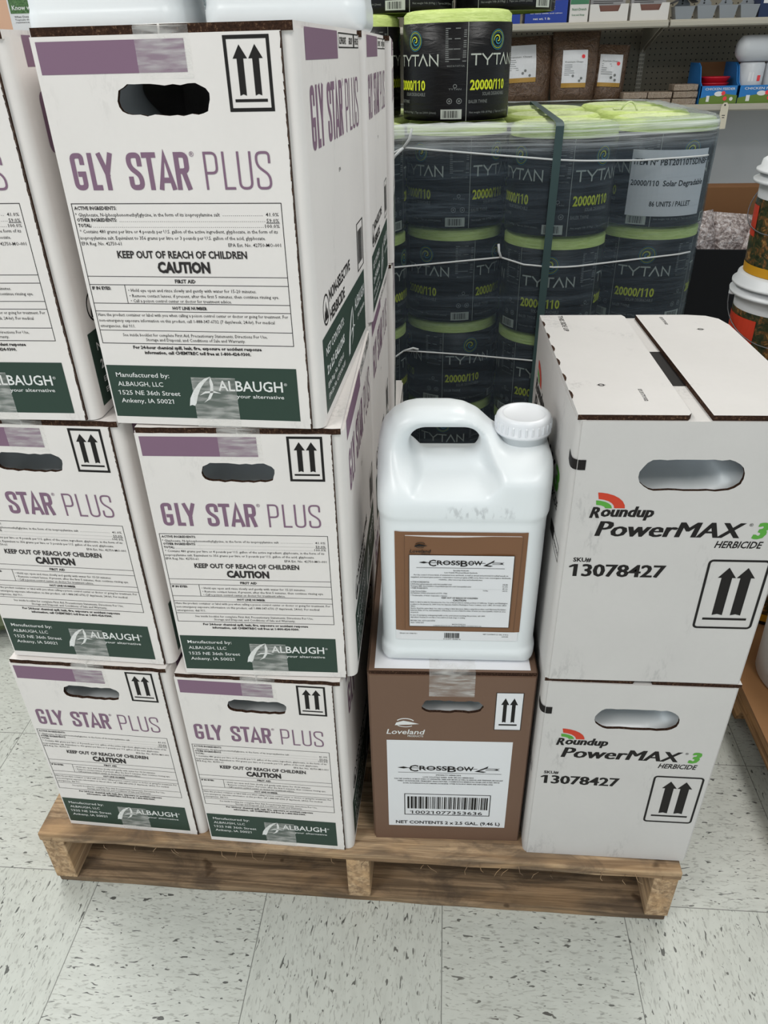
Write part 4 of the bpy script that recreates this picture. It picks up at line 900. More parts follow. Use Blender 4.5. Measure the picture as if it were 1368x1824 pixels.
for (x, y, z, rot, lab_) in ((.0, 1.445, ZS + .0015, 11, 'loose black twine spool with lime print standing on the wrapped load, nearest one'),
                             (-.285, 1.60, ZS + .0015, -40, 'loose twine spool half hidden behind the last white carton'),
                             (-.01, 1.725, ZS + .0015, 30, 'loose twine spool hidden behind the nearest loose one'),
                             (-.145, 1.665, ZS + .0018 + SH * .935, 10, 'upper black spool whose base shows above the loose spools, first by the cartons'),
                             (.128, 1.70, ZS + .0018 + SH * .935, 60, 'upper black spool whose base shows above the nearest loose spool')):
    o = copy_tree(spool); o.location = (x, y, z); o.scale = (1.01, 1.01, .935); o.rotation_euler = (0, 0, math.radians(rot)); tag(o, lab_, 'twine spool', 'loose twine spools on the load')
make_pallet('wooden_pallet', (-.67, 1.19, 0), 0, 1.35, .95, ZT, 'wooden pallet under the wrapped black twine load', ('lower', 'lower', 'stringer'))
# stretch film round the load
pts = []
for x, y in cols:
    for r in range(3):
        for k in range(48):
            a = 2 * math.pi * k / 48; pts.append((x + (SR + .005) * math.cos(a), y + r * .268 + (SR + .005) * math.sin(a)))
pts = sorted(set((round(x, 5), round(y, 5)) for x, y in pts))
def half(P):
    o = []
    for p in P:
        while len(o) > 1 and (o[-1][0] - o[-2][0]) * (p[1] - o[-2][1]) - (o[-1][1] - o[-2][1]) * (p[0] - o[-2][0]) <= 0: o.pop()
        o.append(p)
    return o
lo_, hi_ = half(pts), half(pts[::-1]); hull = lo_[:-1] + hi_[:-1]
dense = []
for i, p in enumerate(hull):
    q = hull[(i + 1) % len(hull)]; n = max(1, int(math.hypot(q[0] - p[0], q[1] - p[1]) / .03))
    dense += [(p[0] + (q[0] - p[0]) * k / n, p[1] + (q[1] - p[1]) * k / n) for k in range(n)]
n = len(dense); cxm = sum(p[0] for p in dense) / n; cym = sum(p[1] for p in dense) / n
mb = MB(); zs = [ZT - .06 + (ZS - .012 - ZT + .06) * k / 26 for k in range(27)]; vs = []; rnd = random.Random(3)
for k, z in enumerate(zs):
    for i, (x, y) in enumerate(dense):
        s_ = 1 - .0012 * (1 + math.sin(i * .9 + k * 1.7)) ; vs.append((cxm + (x - cxm) * s_, cym + (y - cym) * s_, z))
for k, (ins_, z) in enumerate(((.006, ZS - .002), (.018, ZS + .0035), (.045, ZS + .004), (.075, ZS + .003))):
    for i, (x, y) in enumerate(dense):
        dx, dy = cxm - x, cym - y; L = math.hypot(dx, dy); q = ins_ + rnd.uniform(-.004, .004) * (k > 1); vs.append((x + dx / L * q, y + dy / L * q, z + rnd.uniform(0, .003)))
rows_ = len(vs) // n
mb.add(vs, [(r * n + i, r * n + (i + 1) % n, (r + 1) * n + (i + 1) % n, (r + 1) * n + i) for r in range(rows_ - 1) for i in range(n)], 0, True)
tag(mb.build('stretch_film', 'film'), 'clear stretch film wound tightly round the black twine spools', 'plastic film')
front = sorted([p for p in lo_], key=lambda p: p[0])
def hull_y(x): return float(np.interp(x, [p[0] for p in front], [p[1] for p in front])) - .003
def cord(pts, name, lab_, r=.0023, tails=()):
    mb = MB(); P = []
    for (x0, z0), (x1, z1) in zip(pts, pts[1:]):
        for k in range(12): x = x0 + (x1 - x0) * k / 12; P.append((x, hull_y(x), z0 + (z1 - z0) * k / 12))
    P.append((pts[-1][0], hull_y(pts[-1][0]), pts[-1][1])); mb.tube(P, r, 6)
    for t_ in tails: mb.tube([(x, hull_y(x) - .003, z) for x, z in t_], r * 1.4, 6)
    tag(mb.build(name, 'cord'), lab_, 'cord', 'white film cords round the twine load')
cord([(-.30, 1.02), (-.16, 1.033), (-.122, 1.050), (.06, 1.034), (.235, 1.019), (.45, 1.008), (.63, 1.008)], 'film_cord', 'topmost white cord round the wrapped twine, knotted beside the cartons', tails=[[(-.122, 1.05), (-.108, 1.068), (-.102, 1.09)], [(-.122, 1.05), (-.14, 1.035), (-.148, 1.026)]])
cord([(-.30, .755), (-.16, .772), (.0, .786), (.122, .797), (.18, .779), (.255, .772), (.63, .775)], 'film_cord', 'middle white cord round the wrapped twine, knotted above the jug', tails=[[(.122, .797), (.116, .812), (.114, .83)]])
cord([(-.30, .46), (-.163, .523), (-.124, .552), (.06, .540), (.24, .524), (.60, .50)], 'film_cord', 'lowest white cord round the wrapped twine, behind the jug handle', tails=[[(-.124, .552), (-.10, .560), (-.085, .556)]])
mb = MB(); sx0, sx1 = .2295, .2485
path = [(0, hull_y(.24) - .003, z) for z in np.linspace(ZT - .02, ZS + .0, 16)] + [(0, hull_y(.24) + .004, ZS + .0065)] + [(0, y, ZS + .0085) for y in np.linspace(1.23, 2.02, 8)] + [(0, 2.03, ZT)]
vs = []
for k, (q, y, z) in enumerate(path):
    sh = -.012 * (1 - min(1, (z - ZT) / (ZS - ZT))) + (.020 * (y - 1.22) if z > ZS + .004 else 0)
    vs += [(sx0 + sh, y, z), (sx1 + sh, y, z)]
mb.add(vs, [(2 * i, 2 * i + 1, 2 * i + 3, 2 * i + 2) for i in range(len(path) - 1)], 0, False)
o = mb.build('plastic_strap', 'strap'); sm = o.modifiers.new('thick', 'SOLIDIFY'); sm.thickness = .0008; tag(o, 'dark green plastic strap running down the front of the wrapped twine', 'strap')
# paper sheet on the last spool, under the film
px_, py_ = cols[4]; cs = lambda u, v, off: (px_ + math.sin(u) * (SR + .0022 + off), py_ - math.cos(u) * (SR + .0022 + off), v)
sh = Art(1); r0, r1 = math.radians(-41), math.radians(46)
z0_, z1_ = .870, 1.024
for i in range(16): sh.rect(r0 + (r1 - r0) * i / 16, z0_, r0 + (r1 - r0) * (i + 1) / 16, z1_)
o = sh.build('shipping_sheet', 'sheet', cs); tag(o, 'white paper sheet with item number taped on the twine load', 'paper')
a = Art(1); a.text('ITEM Nº PBT20110TSDNBF', math.radians(-38), .990, .0135, math.radians(45), .02); a.text('20000/110  Solar Degradable', math.radians(-39), .942, .0125, math.radians(44), .02); a.text('86 UNITS / PALLET', math.radians(-16), .894, .0115, math.radians(30), .02)
a.build('sheet_lettering', 'black_ink', cs, o, .0005)

# ------------------------------------------------------------ shelving behind
YS, YB = 3.20, 3.66
def make_gondola(x0, lab_):
    t = empty('shelving_unit', (x0, YB, 0), 0, lab_, 'shelving', 'pegboard shelving units'); w = 1.22
    b = MB(); b.box(.012, 0, .98, w - .012, .012, 2.1); b.build('pegboard_panel', 'peg', t)
    b = MB(); b.box(.012, 0, .1, w - .012, .012, .98); b.build('lower_panel', 'panel', t)
    for ux in (0, w - .013):
        b = MB(); b.box(ux, -.012, 0, ux + .013, .02, 2.1); up = b.build('upright', 'steel', t)
        a = Art()
        for k in range(62):
            for dx in (2.2, 8.0): a.rect(dx, 1000 + k * 17.5, dx + 2.6, 1011 + k * 17.5)
        a.build('slots', 'black_ink', plane_map((ux, -.012, 0), (1, 0, 0), (0, 0, 1), (0, -1, 0)), up)
    for z in (1.008, 1.335):
        b = MB(); b.box(.004, YS - YB, z - .024, w - .004, YS - YB + .012, z + .004); b.box(.004, YS - YB + .012, z - .006, w - .004, -.012, z); b.box(.004, YS - YB - .006, z - .020, w - .004, YS - YB, z - .002)
        sf = b.build('shelf', 'steel', t, .0015)
        for ux in (.006, w - .012):
            b = MB(); P = [(YS - YB + .05, z - .008), (-.012, z - .008), (-.012, z - .12), (-.06, z - .10)]; nP = 4
            b.add([(ux, y, zz) for y, zz in P] + [(ux + .004, y, zz) for y, zz in P], [(3, 2, 1, 0), (4, 5, 6, 7)] + [(i, (i + 1) % 4, 4 + (i + 1) % 4, 4 + i) for i in range(4)]); b.build('bracket', 'steel', t)
    b = MB(); b.box(.01, YS - YB + .02, 0, w - .01, -.002, .09); b.build('base', 'steel', t)
    return t
make_gondola(.935, 'pegboard shelving bay with the red bowls and metal cups'); make_gondola(-.285, 'pegboard shelving bay with the seed bags and blue boxes'); make_gondola(-1.505, 'pegboard shelving bay hidden behind the purple-lettered cartons'); make_gondola(-2.725, 'pegboard shelving bay holding the tan carton with the leaflet')
Z1, Z2 = 1.3352, 1.0082
M['blue'] = mat('blue_box', (36, 62, 150), 0.4); M['orange'] = mat('orange_print', (226, 120, 50), 0.4); M['sky'] = mat('pale_teal_print', (120, 190, 190), 0.4)
M['greenbox'] = mat('green_print', (66, 120, 88), 0.45); M['tray'] = mat('white_tray', (214, 210, 206), 0.5); M['brownin'] = mat('brown_inner', (112, 76, 66), 0.6)
M['greycard'] = mat('grey_printed_card', (150, 148, 148), 0.6); M['cup'] = mat('translucent_grey_cup', (130, 134, 138), 0.25, 0.6); M['dark'] = mat('dark_plastic', (40, 40, 44), 0.5)
M['red'] = mat('red_plastic', (200, 30, 48), 0.3, 0.5); M['skyblue'] = mat('display_blue', (40, 120, 190), 0.4); M['grass'] = mat('display_green', (104, 130, 54), 0.5)
M['sticker'] = mat('red_sticker', (240, 70, 74), 0.5); M['milk'] = plastic('milky_plastic', (206, 208, 212), 0.35); M['kraft_in'] = mat('kraft_inner', (122, 84, 52), 0.8)
M['navy'] = mat('navy_box', (30, 48, 84), 0.4); M['lavender'] = mat('lavender_box', (176, 178, 216), 0.45)
def pack(name, x0, x1, h, d, z, face, lab_, cat, band=None, words=(), group=None, y=YS + .04, inks=None):
    t = empty(name, (x0, y, z), 0, lab_, cat, group); w = x1 - x0
    b = MB(); b.box(0, 0, 0, w, d, h); bd = b.build('body', face, t, .0015)
    mp = plane_map((0, 0, 0), (1, 0, 0), (0, 0, 1), (0, -1, 0))
    if band: a = Art(1); a.rect(0.001, h * band[1], w - .001, h * band[2]); a.build('band', band[0], mp, t, .0008)
    if words:
        a = Art(1)
        for s_, u0, u1, v, c in words: a.text(s_, u0 * w, v * h, c, u1 * w, .012)
        a.build('lettering', inks or 'white_ink', mp, t, .0012)
    return t
W2 = [('Probiotic', .30, .70, .52, .013), ('for dairy cattle and calves', .12, .88, .36, .004), ('net wt. 1 lb', .2, .6, .16, .008)]
pack('supplement_box', .15, .292, .105, .13, Z1, 'blue', 'blue box with a pale teal top band, half hidden by the loose twine spool', 'box', ('sky', .86, .99), [('Probiotic', .2, .85, .5, .013)], 'blue supplement boxes')
pack('supplement_box', .313, .497, .108, .13, Z1, 'blue', 'blue box with an orange top band on the upper shelf', 'box', ('orange', .82, .99), W2, 'blue supplement boxes')
pack('medicine_box', .507, .588, .16, .08, Z1, 'tray', 'white upright box with a green panel beside the orange-topped blue box', 'box', ('greenbox', .44, .98), [('Nutri-Drench', .12, .88, .30, .009), ('Goat and Sheep', .12, .8, .18, .006)], None, YS + .04, 'greenbox')
for k, (x0, x1) in enumerate(((.594, .758), (.770, .932))):
    t = empty('display_tray', (x0, YS + .03, Z1), 0, 'white cut-out display tray, %s' % ('one nearer the green-panelled box' if k == 0 else 'one nearer the metal cups'), 'tray', 'white display trays'); w = x1 - x0
    b = MB(); th = .004; hh = .068
    P = [(0, 0), (w, 0), (w, hh), (w * .80, hh), (w * .74, hh * .60), (w * .27, hh * .60), (w * .21, hh), (0, hh)]; n = len(P)
    b.add([(x, 0, z) for x, z in P] + [(x, th, z) for x, z in P], [tuple(range(n)), tuple(range(2 * n - 1, n - 1, -1))] + [((i + 1) % n, i, n + i, n + (i + 1) % n) for i in range(n)])
    b.build('front', 'tray', t); b = MB(); b.box(0, th, 0, th, .16, hh); b.box(w - th, th, 0, w, .16, hh); b.box(th, .156, 0, w - th, .16, hh); b.box(th, th, 0, w - th, .156, .004); b.build('sides', 'tray', t)
    b = MB(); b.box(.012, .010, .005, w - .012, .02, hh * .93); b.build('lining', 'brownin', t)
    c = empty('card_packet', (x0 + .004, YS + .066, Z1 + .005), 0, 'grey printed packet standing in the %s' % ('tray next to the green-panelled box' if k == 0 else 'tray next to the metal cups'), 'packet', 'grey printed packets')
    b = MB(); b.box(0, 0, 0, w * .92, .03, .14); b.build('body', 'greycard', c); a = Art(1)
    for q in range(10): a.rect(.012, .066 + .007 * q, w * (.85 if q % 3 else .6), .0685 + .007 * q)
    a.build('print', 'text_ink', plane_map((0, 0, 0), (1, 0, 0), (0, 0, 1), (0, -1, 0)), c, .0006)
for k, (x0, x1) in enumerate(((.953, 1.040), (1.048, 1.131), (1.140, 1.221), (1.230, 1.312))):
    t = empty('feed_cup', ((x0 + x1) / 2, YS + .02, Z1), 0, 'grey tapered hanging cup, %s' % ('first by the shelf seam, with a dark lid' , 'second from the shelf seam', 'third from the shelf seam', 'last before the navy box')[k], 'cup', 'grey tapered cups'); w = x1 - x0
    b = MB(); hw, hb = w / 2, w * .36; hh = .052; D_ = .07
    o_ = [(-hb, 0, 0), (hb, 0, 0), (hb, D_, 0), (-hb, D_, 0), (-hw, 0, hh), (hw, 0, hh), (hw, D_, hh), (-hw, D_, hh)]
    i_ = [(x * .94, y * .92 + .003, max(z, .003)) for x, y, z in o_]
    b.add(o_ + i_, [(3, 2, 1, 0), (0, 1, 5, 4), (1, 2, 6, 5), (2, 3, 7, 6), (3, 0, 4, 7), (8, 9, 10, 11), (9, 8, 12, 13), (10, 9, 13, 14), (11, 10, 14, 15), (8, 11, 15, 12), (4, 5, 13, 12), (5, 6, 14, 13), (6, 7, 15, 14), (7, 4, 12, 15)])
    b.build('bowl', 'cup', t, .001)
    b = MB(); P = [(-hw * .9, hh * .9), (hw * .9, hh * .9), (hw * .85, hh + .012), (hw * .45, hh + .030), (hw * .1, hh + .034), (-hw * .2, hh + .03), (-hw * .4, hh + .012)]; n = len(P)
    b.add([(x, D_, z) for x, z in P] + [(x, D_ + .003, z) for x, z in P], [tuple(range(n)), tuple(range(2 * n - 1, n - 1, -1))] + [((i + 1) % n, i, n + i, n + (i + 1) % n) for i in range(n)]); bp = b.build('back_plate', 'cup', t)
    a = Art(1); a.disc(.004, hh + .022, .004); a.disc(.004, hh + .012, .004); a.build('holes', 'dark', plane_map((0, D_, 0), (1, 0, 0), (0, 0, 1), (0, -1, 0)), bp)
    if k == 0:
        b = MB(); b.add([(-.055, -.01, hh + .012), (.01, -.01, hh + .040), (.05, -.01, hh + .014), (-.055, .08, hh + .012), (.01, .08, hh + .040), (.05, .08, hh + .014)], [(0, 1, 4, 3), (1, 2, 5, 4)]); lo = b.build('lid', 'dark', t); q = lo.modifiers.new('t', 'SOLIDIFY'); q.thickness = .003
t = pack('navy_box', 1.318, 1.46, .14, .12, Z1, 'navy', 'navy box with a white label at the far end of the upper shelf', 'box', None, ())
a = Art(1); a.rect(.012, .055, .075, .135); a.build('label', 'paper', plane_map((0, 0, 0), (1, 0, 0), (0, 0, 1), (0, -1, 0)), t, .001)
pack('lavender_box', -.42, -.325, .2, .1, Z1, 'lavender', 'pale lavender box on the shelf behind the white jugs', 'box', ('paper', .3, .55), ())
# lower shelf: bags of seed
def seed_mat(name, a_, b_):
    m = mat(name, a_, 0.35, 0.5); g = NT(m); n = g.noise(g.coord(), 260, 3, .7); g.base(g.ramp(n, [(.35, lin(b_)), (.65, lin(a_))])); g.bump(g.noise(g.coord(), 28, 4, .6, 1.0), .7, .02); return m
M['seed'] = seed_mat('brown_seed_in_bag', (124, 98, 78), (62, 46, 36)); M['ochre'] = mat('ochre_print', (176, 136, 62), .5); M['bagfilm'] = mat('bag_film', (140, 132, 124), .15, .7)
def pillow(w, h, d, nx=18, nz=22, mi=0, seed=0, pinch=.5):
    mb = MB(); rnd = random.Random(seed); vs = []
    for s_ in (-1, 1):
        for j in range(nz + 1):
            for i in range(nx + 1):
                u, v = i / nx, j / nz; ex = 1 - abs(2 * u - 1) ** 2.6; ez = min(1, (v * 7)) ** .5 * (1 - max(0, (v - .55) / .45) ** 1.6)
                y = s_ * d / 2 * (ex ** .5) * ez + .004 * s_ * math.sin(u * 9 + v * 13 + seed) * ex * ez
                vs.append(((u - .5) * w * (1 - .10 * (1 - v) ** 3 - .05 * math.sin(v * 9 + seed) * .3), y, v * h))
    m_ = (nx + 1) * (nz + 1); q = lambda s_, j, i: s_ * m_ + j * (nx + 1) + i; fs = []
    for j in range(nz):
        for i in range(nx):
            fs.append((q(0, j, i), q(0, j, i + 1), q(0, j + 1, i + 1), q(0, j + 1, i))); fs.append((q(1, j, i + 1), q(1, j, i), q(1, j + 1, i), q(1, j + 1, i + 1)))
    for j in range(nz): fs += [(q(0, j, 0), q(0, j + 1, 0), q(1, j + 1, 0), q(1, j, 0)), (q(0, j + 1, nx), q(0, j, nx), q(1, j, nx), q(1, j + 1, nx))]
    fs += [(q(0, 0, i + 1), q(0, 0, i), q(1, 0, i), q(1, 0, i + 1)) for i in range(nx)]; mb.add(vs, fs, mi, True); return mb
for k, (xc, w, h, d, y, tilt, lu, lv, lab_) in enumerate(((.345, .25, .285, .13, 3.36, -2, (-.09, .045), (.10, .25), 'clear bag of brown seed half hidden by the loose twine spool'), (.565, .215, .30, .13, 3.34, 0, (-.062, .050), (.075, .225), 'clear bag of brown seed with a white label, middle one on the lower shelf'), (.725, .155, .245, .10, 3.36, 3, (-.055, .048), (.075, .205), 'smaller clear bag of brown seed leaning beside the middle bag'))):
    t = empty('seed_bag', (xc, y, Z2), 0, lab_, 'bag', 'clear bags of seed'); t.rotation_euler = (math.radians(-3), math.radians(tilt), 0)
    pillow(w, h, d, seed=k).build('bag', 'seed', t)
    def bagmap(u, v, off, w=w, h=h, d=d, k=k):
        uu, vv = u / w + .5, v / h; ex = 1 - abs(2 * uu - 1) ** 2.6; ez = min(1, vv * 7) ** .5 * (1 - max(0, (vv - .55) / .45) ** 1.6)
        return (u, -d / 2 * (max(ex, 0) ** .5) * ez - .004 * math.sin(uu * 9 + vv * 13 + k) * ex * ez - off, v)
    a = Art(1)
    for i in range(10):
        for jn in range(8): a.rect(lu[0] + (lu[1] - lu[0]) * i / 10, lv[0] + (lv[1] - lv[0]) * jn / 8, lu[0] + (lu[1] - lu[0]) * (i + 1) / 10, lv[0] + (lv[1] - lv[0]) * (jn + 1) / 8, 1 if jn == 0 else 0)
    lb = a.build('label', ['paper', 'ochre'], bagmap, t, .003)
    a = Art(1); rnd = random.Random(k); a.text('Premium Chops', lu[0] + .012, lv[0] + .100, .006, lu[1] - .02, .004)
    for q in range(6): a.rect(lu[0] + .01, lv[0] + .05 + .008 * q, lu[0] + .01 + rnd.uniform(.02, .05), lv[0] + .052 + .008 * q)
    for q in range(3): a.disc(lu[0] + (lu[1] - lu[0]) * rnd.uniform(.4, .9), lv[0] + .027 + .01 * q, .006, 0, 7)
    a.build('label_print', 'spool_dim', bagmap, lb, .0045)
    if k: a = Art(1); a.disc(lu[0] + (lu[1] - lu[0]) * .82, lv[1] - .026 - .01 * (k - 1), .008, 0, 10); a.build('price_sticker', 'sticker', bagmap, lb, .005)
M['suet'] = seed_mat('pressed_seed_block', (176, 160, 142), (120, 100, 84))
sb = MB(); sb.box(0, 0, 0, .108, .10, .026); sb0 = sb.build('seed_cake', 'suet', None, .003); first = True
for (x0, nn, where) in ((.785, 2, 'pile nearest the seed bags'), (.897, 2, 'middle pile'), (1.012, 3, 'pile beside the blue display box')):
    for k in range(nn):
        o = sb0 if first else sb0.copy()
        if not first: COL.objects.link(o)
        first = False; o.location = (x0 + .003 * (k % 2), YS + .05, Z2 + .0285 * k); tag(o, 'wrapped pale seed cake, %s of the %s' % (('lowest', 'second', 'top')[k] if nn == 3 else ('lower', 'upper')[k], where), 'seed cake', 'wrapped seed cakes on the lower shelf')
def display_box(x0, x1, lab_, tall):
    t = empty('display_box', (x0, YS + .03, Z2), 0, lab_, 'display box', 'blue display boxes'); w, d, th = x1 - x0, .24, .004
    b = MB(); b.box(0, 0, 0, w, th, .075, 0); b.build('front', 'skyblue', t)
    b = MB(); P = [(0, 0), (d, 0), (d, .165), (.10, .165), (.065, .15), (.03, .09), (0, .075)]; n = len(P)
    for xx in (0, w - th): b = MB(); b.add([(xx, y, z) for y, z in P] + [(xx + th, y, z) for y, z in P], [tuple(range(n - 1, -1, -1)), tuple(range(n, 2 * n))] + [(i, (i + 1) % n, n + (i + 1) % n, n + i) for i in range(n)]); b.build('side', 'skyblue', t)
    b = MB(); b.box(th, d - th, 0, w - th, d, .165); b.box(th, th, 0, w - th, d - th, .003); b.build('back', 'kraft_in', t)
    mp = plane_map((0, 0, 0), (1, 0, 0), (0, 0, 1), (0, -1, 0))
    a = Art(1); a.poly([(0, .001), (w, .001), (w, .036), (w * .6, .044), (w * .25, .034), (0, .026)], 0); a.build('meadow_print', 'grass', mp, t, .0007)
    a = Art(1); a.poly([(w * .5 + .020 * math.cos(q * .3307), .043 + .010 * math.sin(q * .3307)) for q in range(19)], 0); a.rect(w * .18, .012, w * .26, .036); a.disc(w * .85, .022, .008, 0, 8); a.text('CHICKEN FEEDER', w * .12, .058, .009, w * .92, .01); a.build('front_print', 'white_ink', mp, t, .0012)
    a = Art(1); a.disc(w * .62, .045, .009, 0, 10); a.disc(w * .68, .024, .009, 0, 8); a.build('price_sticker', 'sticker', mp, t, .0016)
display_box(1.128, 1.293, 'blue display box holding the stacked red bowls', True); display_box(1.297, 1.50, 'blue display box holding the milky jars, beside the red bowls', False)
bw = MB(); bw.lathe([(.045, .001), (.050, .002), (.066, .028), (.068, .032), (.064, .031), (.047, .005), (.001, .004)], 40, close=False); bw0 = bw.build('red_bowl', 'red')
for k in range(4):
    o = bw0 if k == 0 else bw0.copy()
    if k: COL.objects.link(o)
    o.location = (1.205 + .003 * (k % 2), YS + .125, Z2 + .005 + .024 * k); tag(o, 'red plastic bowl nested in the blue display box, %s' % ('lowest', 'second from below', 'third from below', 'topmost')[k], 'bowl', 'red nested bowls')
jr = MB(); jr.lathe([(.052, 0), (.055, .004), (.055, .150), (.050, .158), (.001, .158)], 36, close=False)
ja = None
for k, x in enumerate((1.205 + .115, 1.425)):
    t = empty('milky_jar', (x - .0, YS + .10, Z2 + .0045), 0, 'milky white plastic jar in the blue display box, %s' % ('next to the red bowls' if k == 0 else 'farther one'), 'jar', 'milky plastic jars')
    if k == 0: t.location.x = 1.357
    else: t.location.x = 1.470
    body = jr.build('body', 'milk', t)
    a = Art(1); a.rect(-.45, .085, -.05, .120); a.build('price_label', 'paper', cyl(.0555), t, .0004); a = Art(1); a.rect(.25, .085, .55, .108); a.build('price_sticker', 'sticker', cyl(.0555), t, .0006)
t = empty('milky_bottle', (1.34, YS + .10, Z2 + .164 + .052), 0, 'milky white bottle lying across the jars', 'bottle'); b = MB(); b.lathe([(.001, -.01), (.03, -.008), (.05, .01), (.052, .03), (.052, .19), (.03, .21), (.001, .212)], 32, close=False); o = b.build('body', 'milk', t); o.rotation_euler = (0, math.radians(90), 0); o.location = (-.055, 0, 0)
t = empty('hang_tag', (1.236, YS - .008, .91), 0, 'cream paper tag hanging from the lower shelf edge', 'tag'); b = MB(); P = [(-.020, 0), (.020, .002), (.017, .095), (.008, .108), (-.006, .108), (-.015, .095)]; n = len(P)
b.add([(x, -.001, z) for x, z in P] + [(x, 0, z) for x, z in P], [tuple(range(n)), tuple(range(2 * n - 1, n - 1, -1))] + [((i + 1) % n, i, n + i, n + (i + 1) % n) for i in range(n)]); M['cream'] = mat('cream_tag', (214, 206, 186), .7); b.build('card', 'cream', t)
a = Art(1); a.disc(0, .098, .004); a.rect(-.006, .055, .008, .058); a.rect(-.004, .046, .007, .049); a.build('print', 'text_ink', plane_map((0, -.001, 0), (1, 0, 0), (0, 0, 1), (0, -1, 0)), t, .0004)

# ------------------------------------------------------------ black bin of bagged goods beyond the twine
M['binblack'] = mat('black_bin', (14, 14, 17), .6, .2)
t = empty('black_bin', (1.27, 2.86, 0), math.radians(-4), 'black bin behind the twine holding clear bags', 'bin'); b = MB(); w = .36
b.box(-w / 2, -.16, 0, w / 2, -.15, .48); b.box(-w / 2, .15, 0, w / 2, .16, .48); b.box(-w / 2, -.15, 0, -w / 2 + .01, .15, .48); b.box(w / 2 - .01, -.15, 0, w / 2, .15, .48); b.box(-w / 2 + .01, -.15, 0, w / 2 - .01, .15, .01); b.build('shell', 'binblack', t, .003)
t = empty('kraft_box', (1.10, 3.04, 0), 0, 'open brown cardboard box standing behind the black bin', 'box'); b = MB(); b.box(0, 0, 0, .36, .11, .685); b.build('body', 'kraft_in', t, .002)
def gravel():
    m = mat('bagged_chips', (178, 164, 160), .18, .6); g = NT(m); v = g.coord(); n = g.noise(v, 60, 4, .7); g.base(g.ramp(n, [(.36, lin((96, 82, 80))), (.5, lin((160, 146, 142))), (.66, lin((206, 198, 198)))])); g.bump(g.noise(v, 26, 3, .6, 1.2), .8, .02); return m
M['chips'] = gravel()
for k, (x, y, z, rz, ry, w_, h_, lab_) in enumerate(((1.14, 2.83, .35, 10, -10, .17, .26, 'clear bag of pale chips in the black bin, nearest the twine'), (1.25, 2.86, .34, -5, 4, .18, .26, 'clear bag of pale chips in the middle of the black bin'), (1.36, 2.82, .34, 4, 24, .20, .30, 'clear bag of pale chips leaning in the black bin, nearest the pails'))):
    t = empty('chip_bag', (x, y, z), math.radians(rz), lab_, 'bag', 'clear bags of chips in the bin'); t.rotation_euler = (math.radians(-8), math.radians(ry), math.radians(rz)); pillow(w_, h_, .12, seed=k + 5).build('bag', 'chips', t)

# ------------------------------------------------------------ pails on the pallet at the far end
make_pallet('wooden_pallet', (.616, .02, 0), 0, 1.0, 1.10, .128, 'warm-toned wooden pallet at the photo edge under the pails', ('warm_stringer', 'warm_stringer', 'warm_stringer'), True, True)
b = MB(); b.box(.600, .03, .1285, 1.60, 1.10, .1325); tag(b.build('cardboard_sheet', 'kraft_sheet'), 'brown cardboard slip sheet under the pails', 'cardboard sheet')
M['pail'] = plastic('white_pail', (222, 224, 226), .35); M['wire'] = mat('wire_bail', (120, 120, 124), .35, .5, .8)
def camo():
    m = mat('woodland_print', (90, 84, 50), .4, .5); g = NT(m); n = g.noise(g.coord(), 55, 4, .7, 1.0); g.base(g.ramp(n, [(.36, lin((22, 28, 18))), (.50, lin((52, 60, 34))), (.60, lin((120, 78, 42))), (.72, lin((186, 150, 84)))])); return m
M['camo'] = camo(); M['yellowband'] = mat('yellow_band', (208, 152, 36), .4)
def pail(loc, rz, lab_, r=.118, h=.26, printed=True):
    t = empty('feed_pail', loc, rz, lab_, 'pail', 'white lidded feed pails'); k = r * .93
    f = lambda z: k + (r - k) * z / h
    b = MB(); b.lathe([(k - .006, 0), (k, .004), (f(h * .70), h * .70), (f(h * .71), h * .71), (f(h * .8), h * .8), (r + .012, h * .805), (r + .013, h * .83), (r + .002, h * .84), (r, h * .90)], 52, close=True); b.build('body', 'pail', t)
    b = MB(); b.lathe([(r + .006, h * .885), (r + .011, h * .89), (r + .011, h * .91), (r + .004, h * .925), (r + .002, h * .98), (r - .006, h), (r - .02, h - .002), (r - .024, h - .010), (.001, h - .010)], 52, close=False); b.build('lid', 'pail', t)
    if not printed: return t
    lt = MB(); lt.lathe([(f(h * .03) + .0008, h * .03), (f(h * .68) + .0008, h * .68)], 52, close=False); lb = lt.build('wrap_label', 'camo', t)
    y_ = MB(); y_.lathe([(f(h * .05) + .0014, h * .045), (f(h * .13) + .0014, h * .125)], 52, close=False); y_.build('yellow_band', 'yellowband', lb)
    y_ = MB(); y_.lathe([(f(0) + .0014, h * .008), (f(h * .045) + .0014, h * .045)], 52, close=False); y_.build('black_band', 'binblack', lb)
    a = Art(1)
    for i in range(8): a.rect(-1.55 + i * .14, h * .36, -1.55 + (i + 1) * .14, h * .62)
    a.build('red_panel', 'red_ink', lambda u, v, o: (math.sin(u) * (f(v) + o), -math.cos(u) * (f(v) + o), v), lb, .0016)
    ears = MB()
    for sx in (-1, 1): ears.box(sx * (r + .004) - .007, -.014, h * .74, sx * (r + .004) + .007, .014, h * .82)
    ears.build('ear', 'pail', t, .002)
    bl = MB(); bl.tube([((r + .010) * math.cos(q), -(r + .006) * math.sin(q), h * .78 - .085 * math.sin(q)) for q in [math.pi * i / 24 for i in range(25)]], .0013, 6); ba = bl.build('bail', 'wire', t)
    return t
PH = .225
for k, lab_ in enumerate(('white feed pail at the bottom of the far stack', 'white feed pail second from the bottom of the far stack', 'white lidded feed pail just below the topmost of the far stack, wire handle down', 'white lidded feed pail topmost of the far stack, red panel on its woodland label')):
    pail((.748, .957, .133 + PH * k), math.radians((0, 40, -28, -62)[k]), lab_, .118, PH + .010)
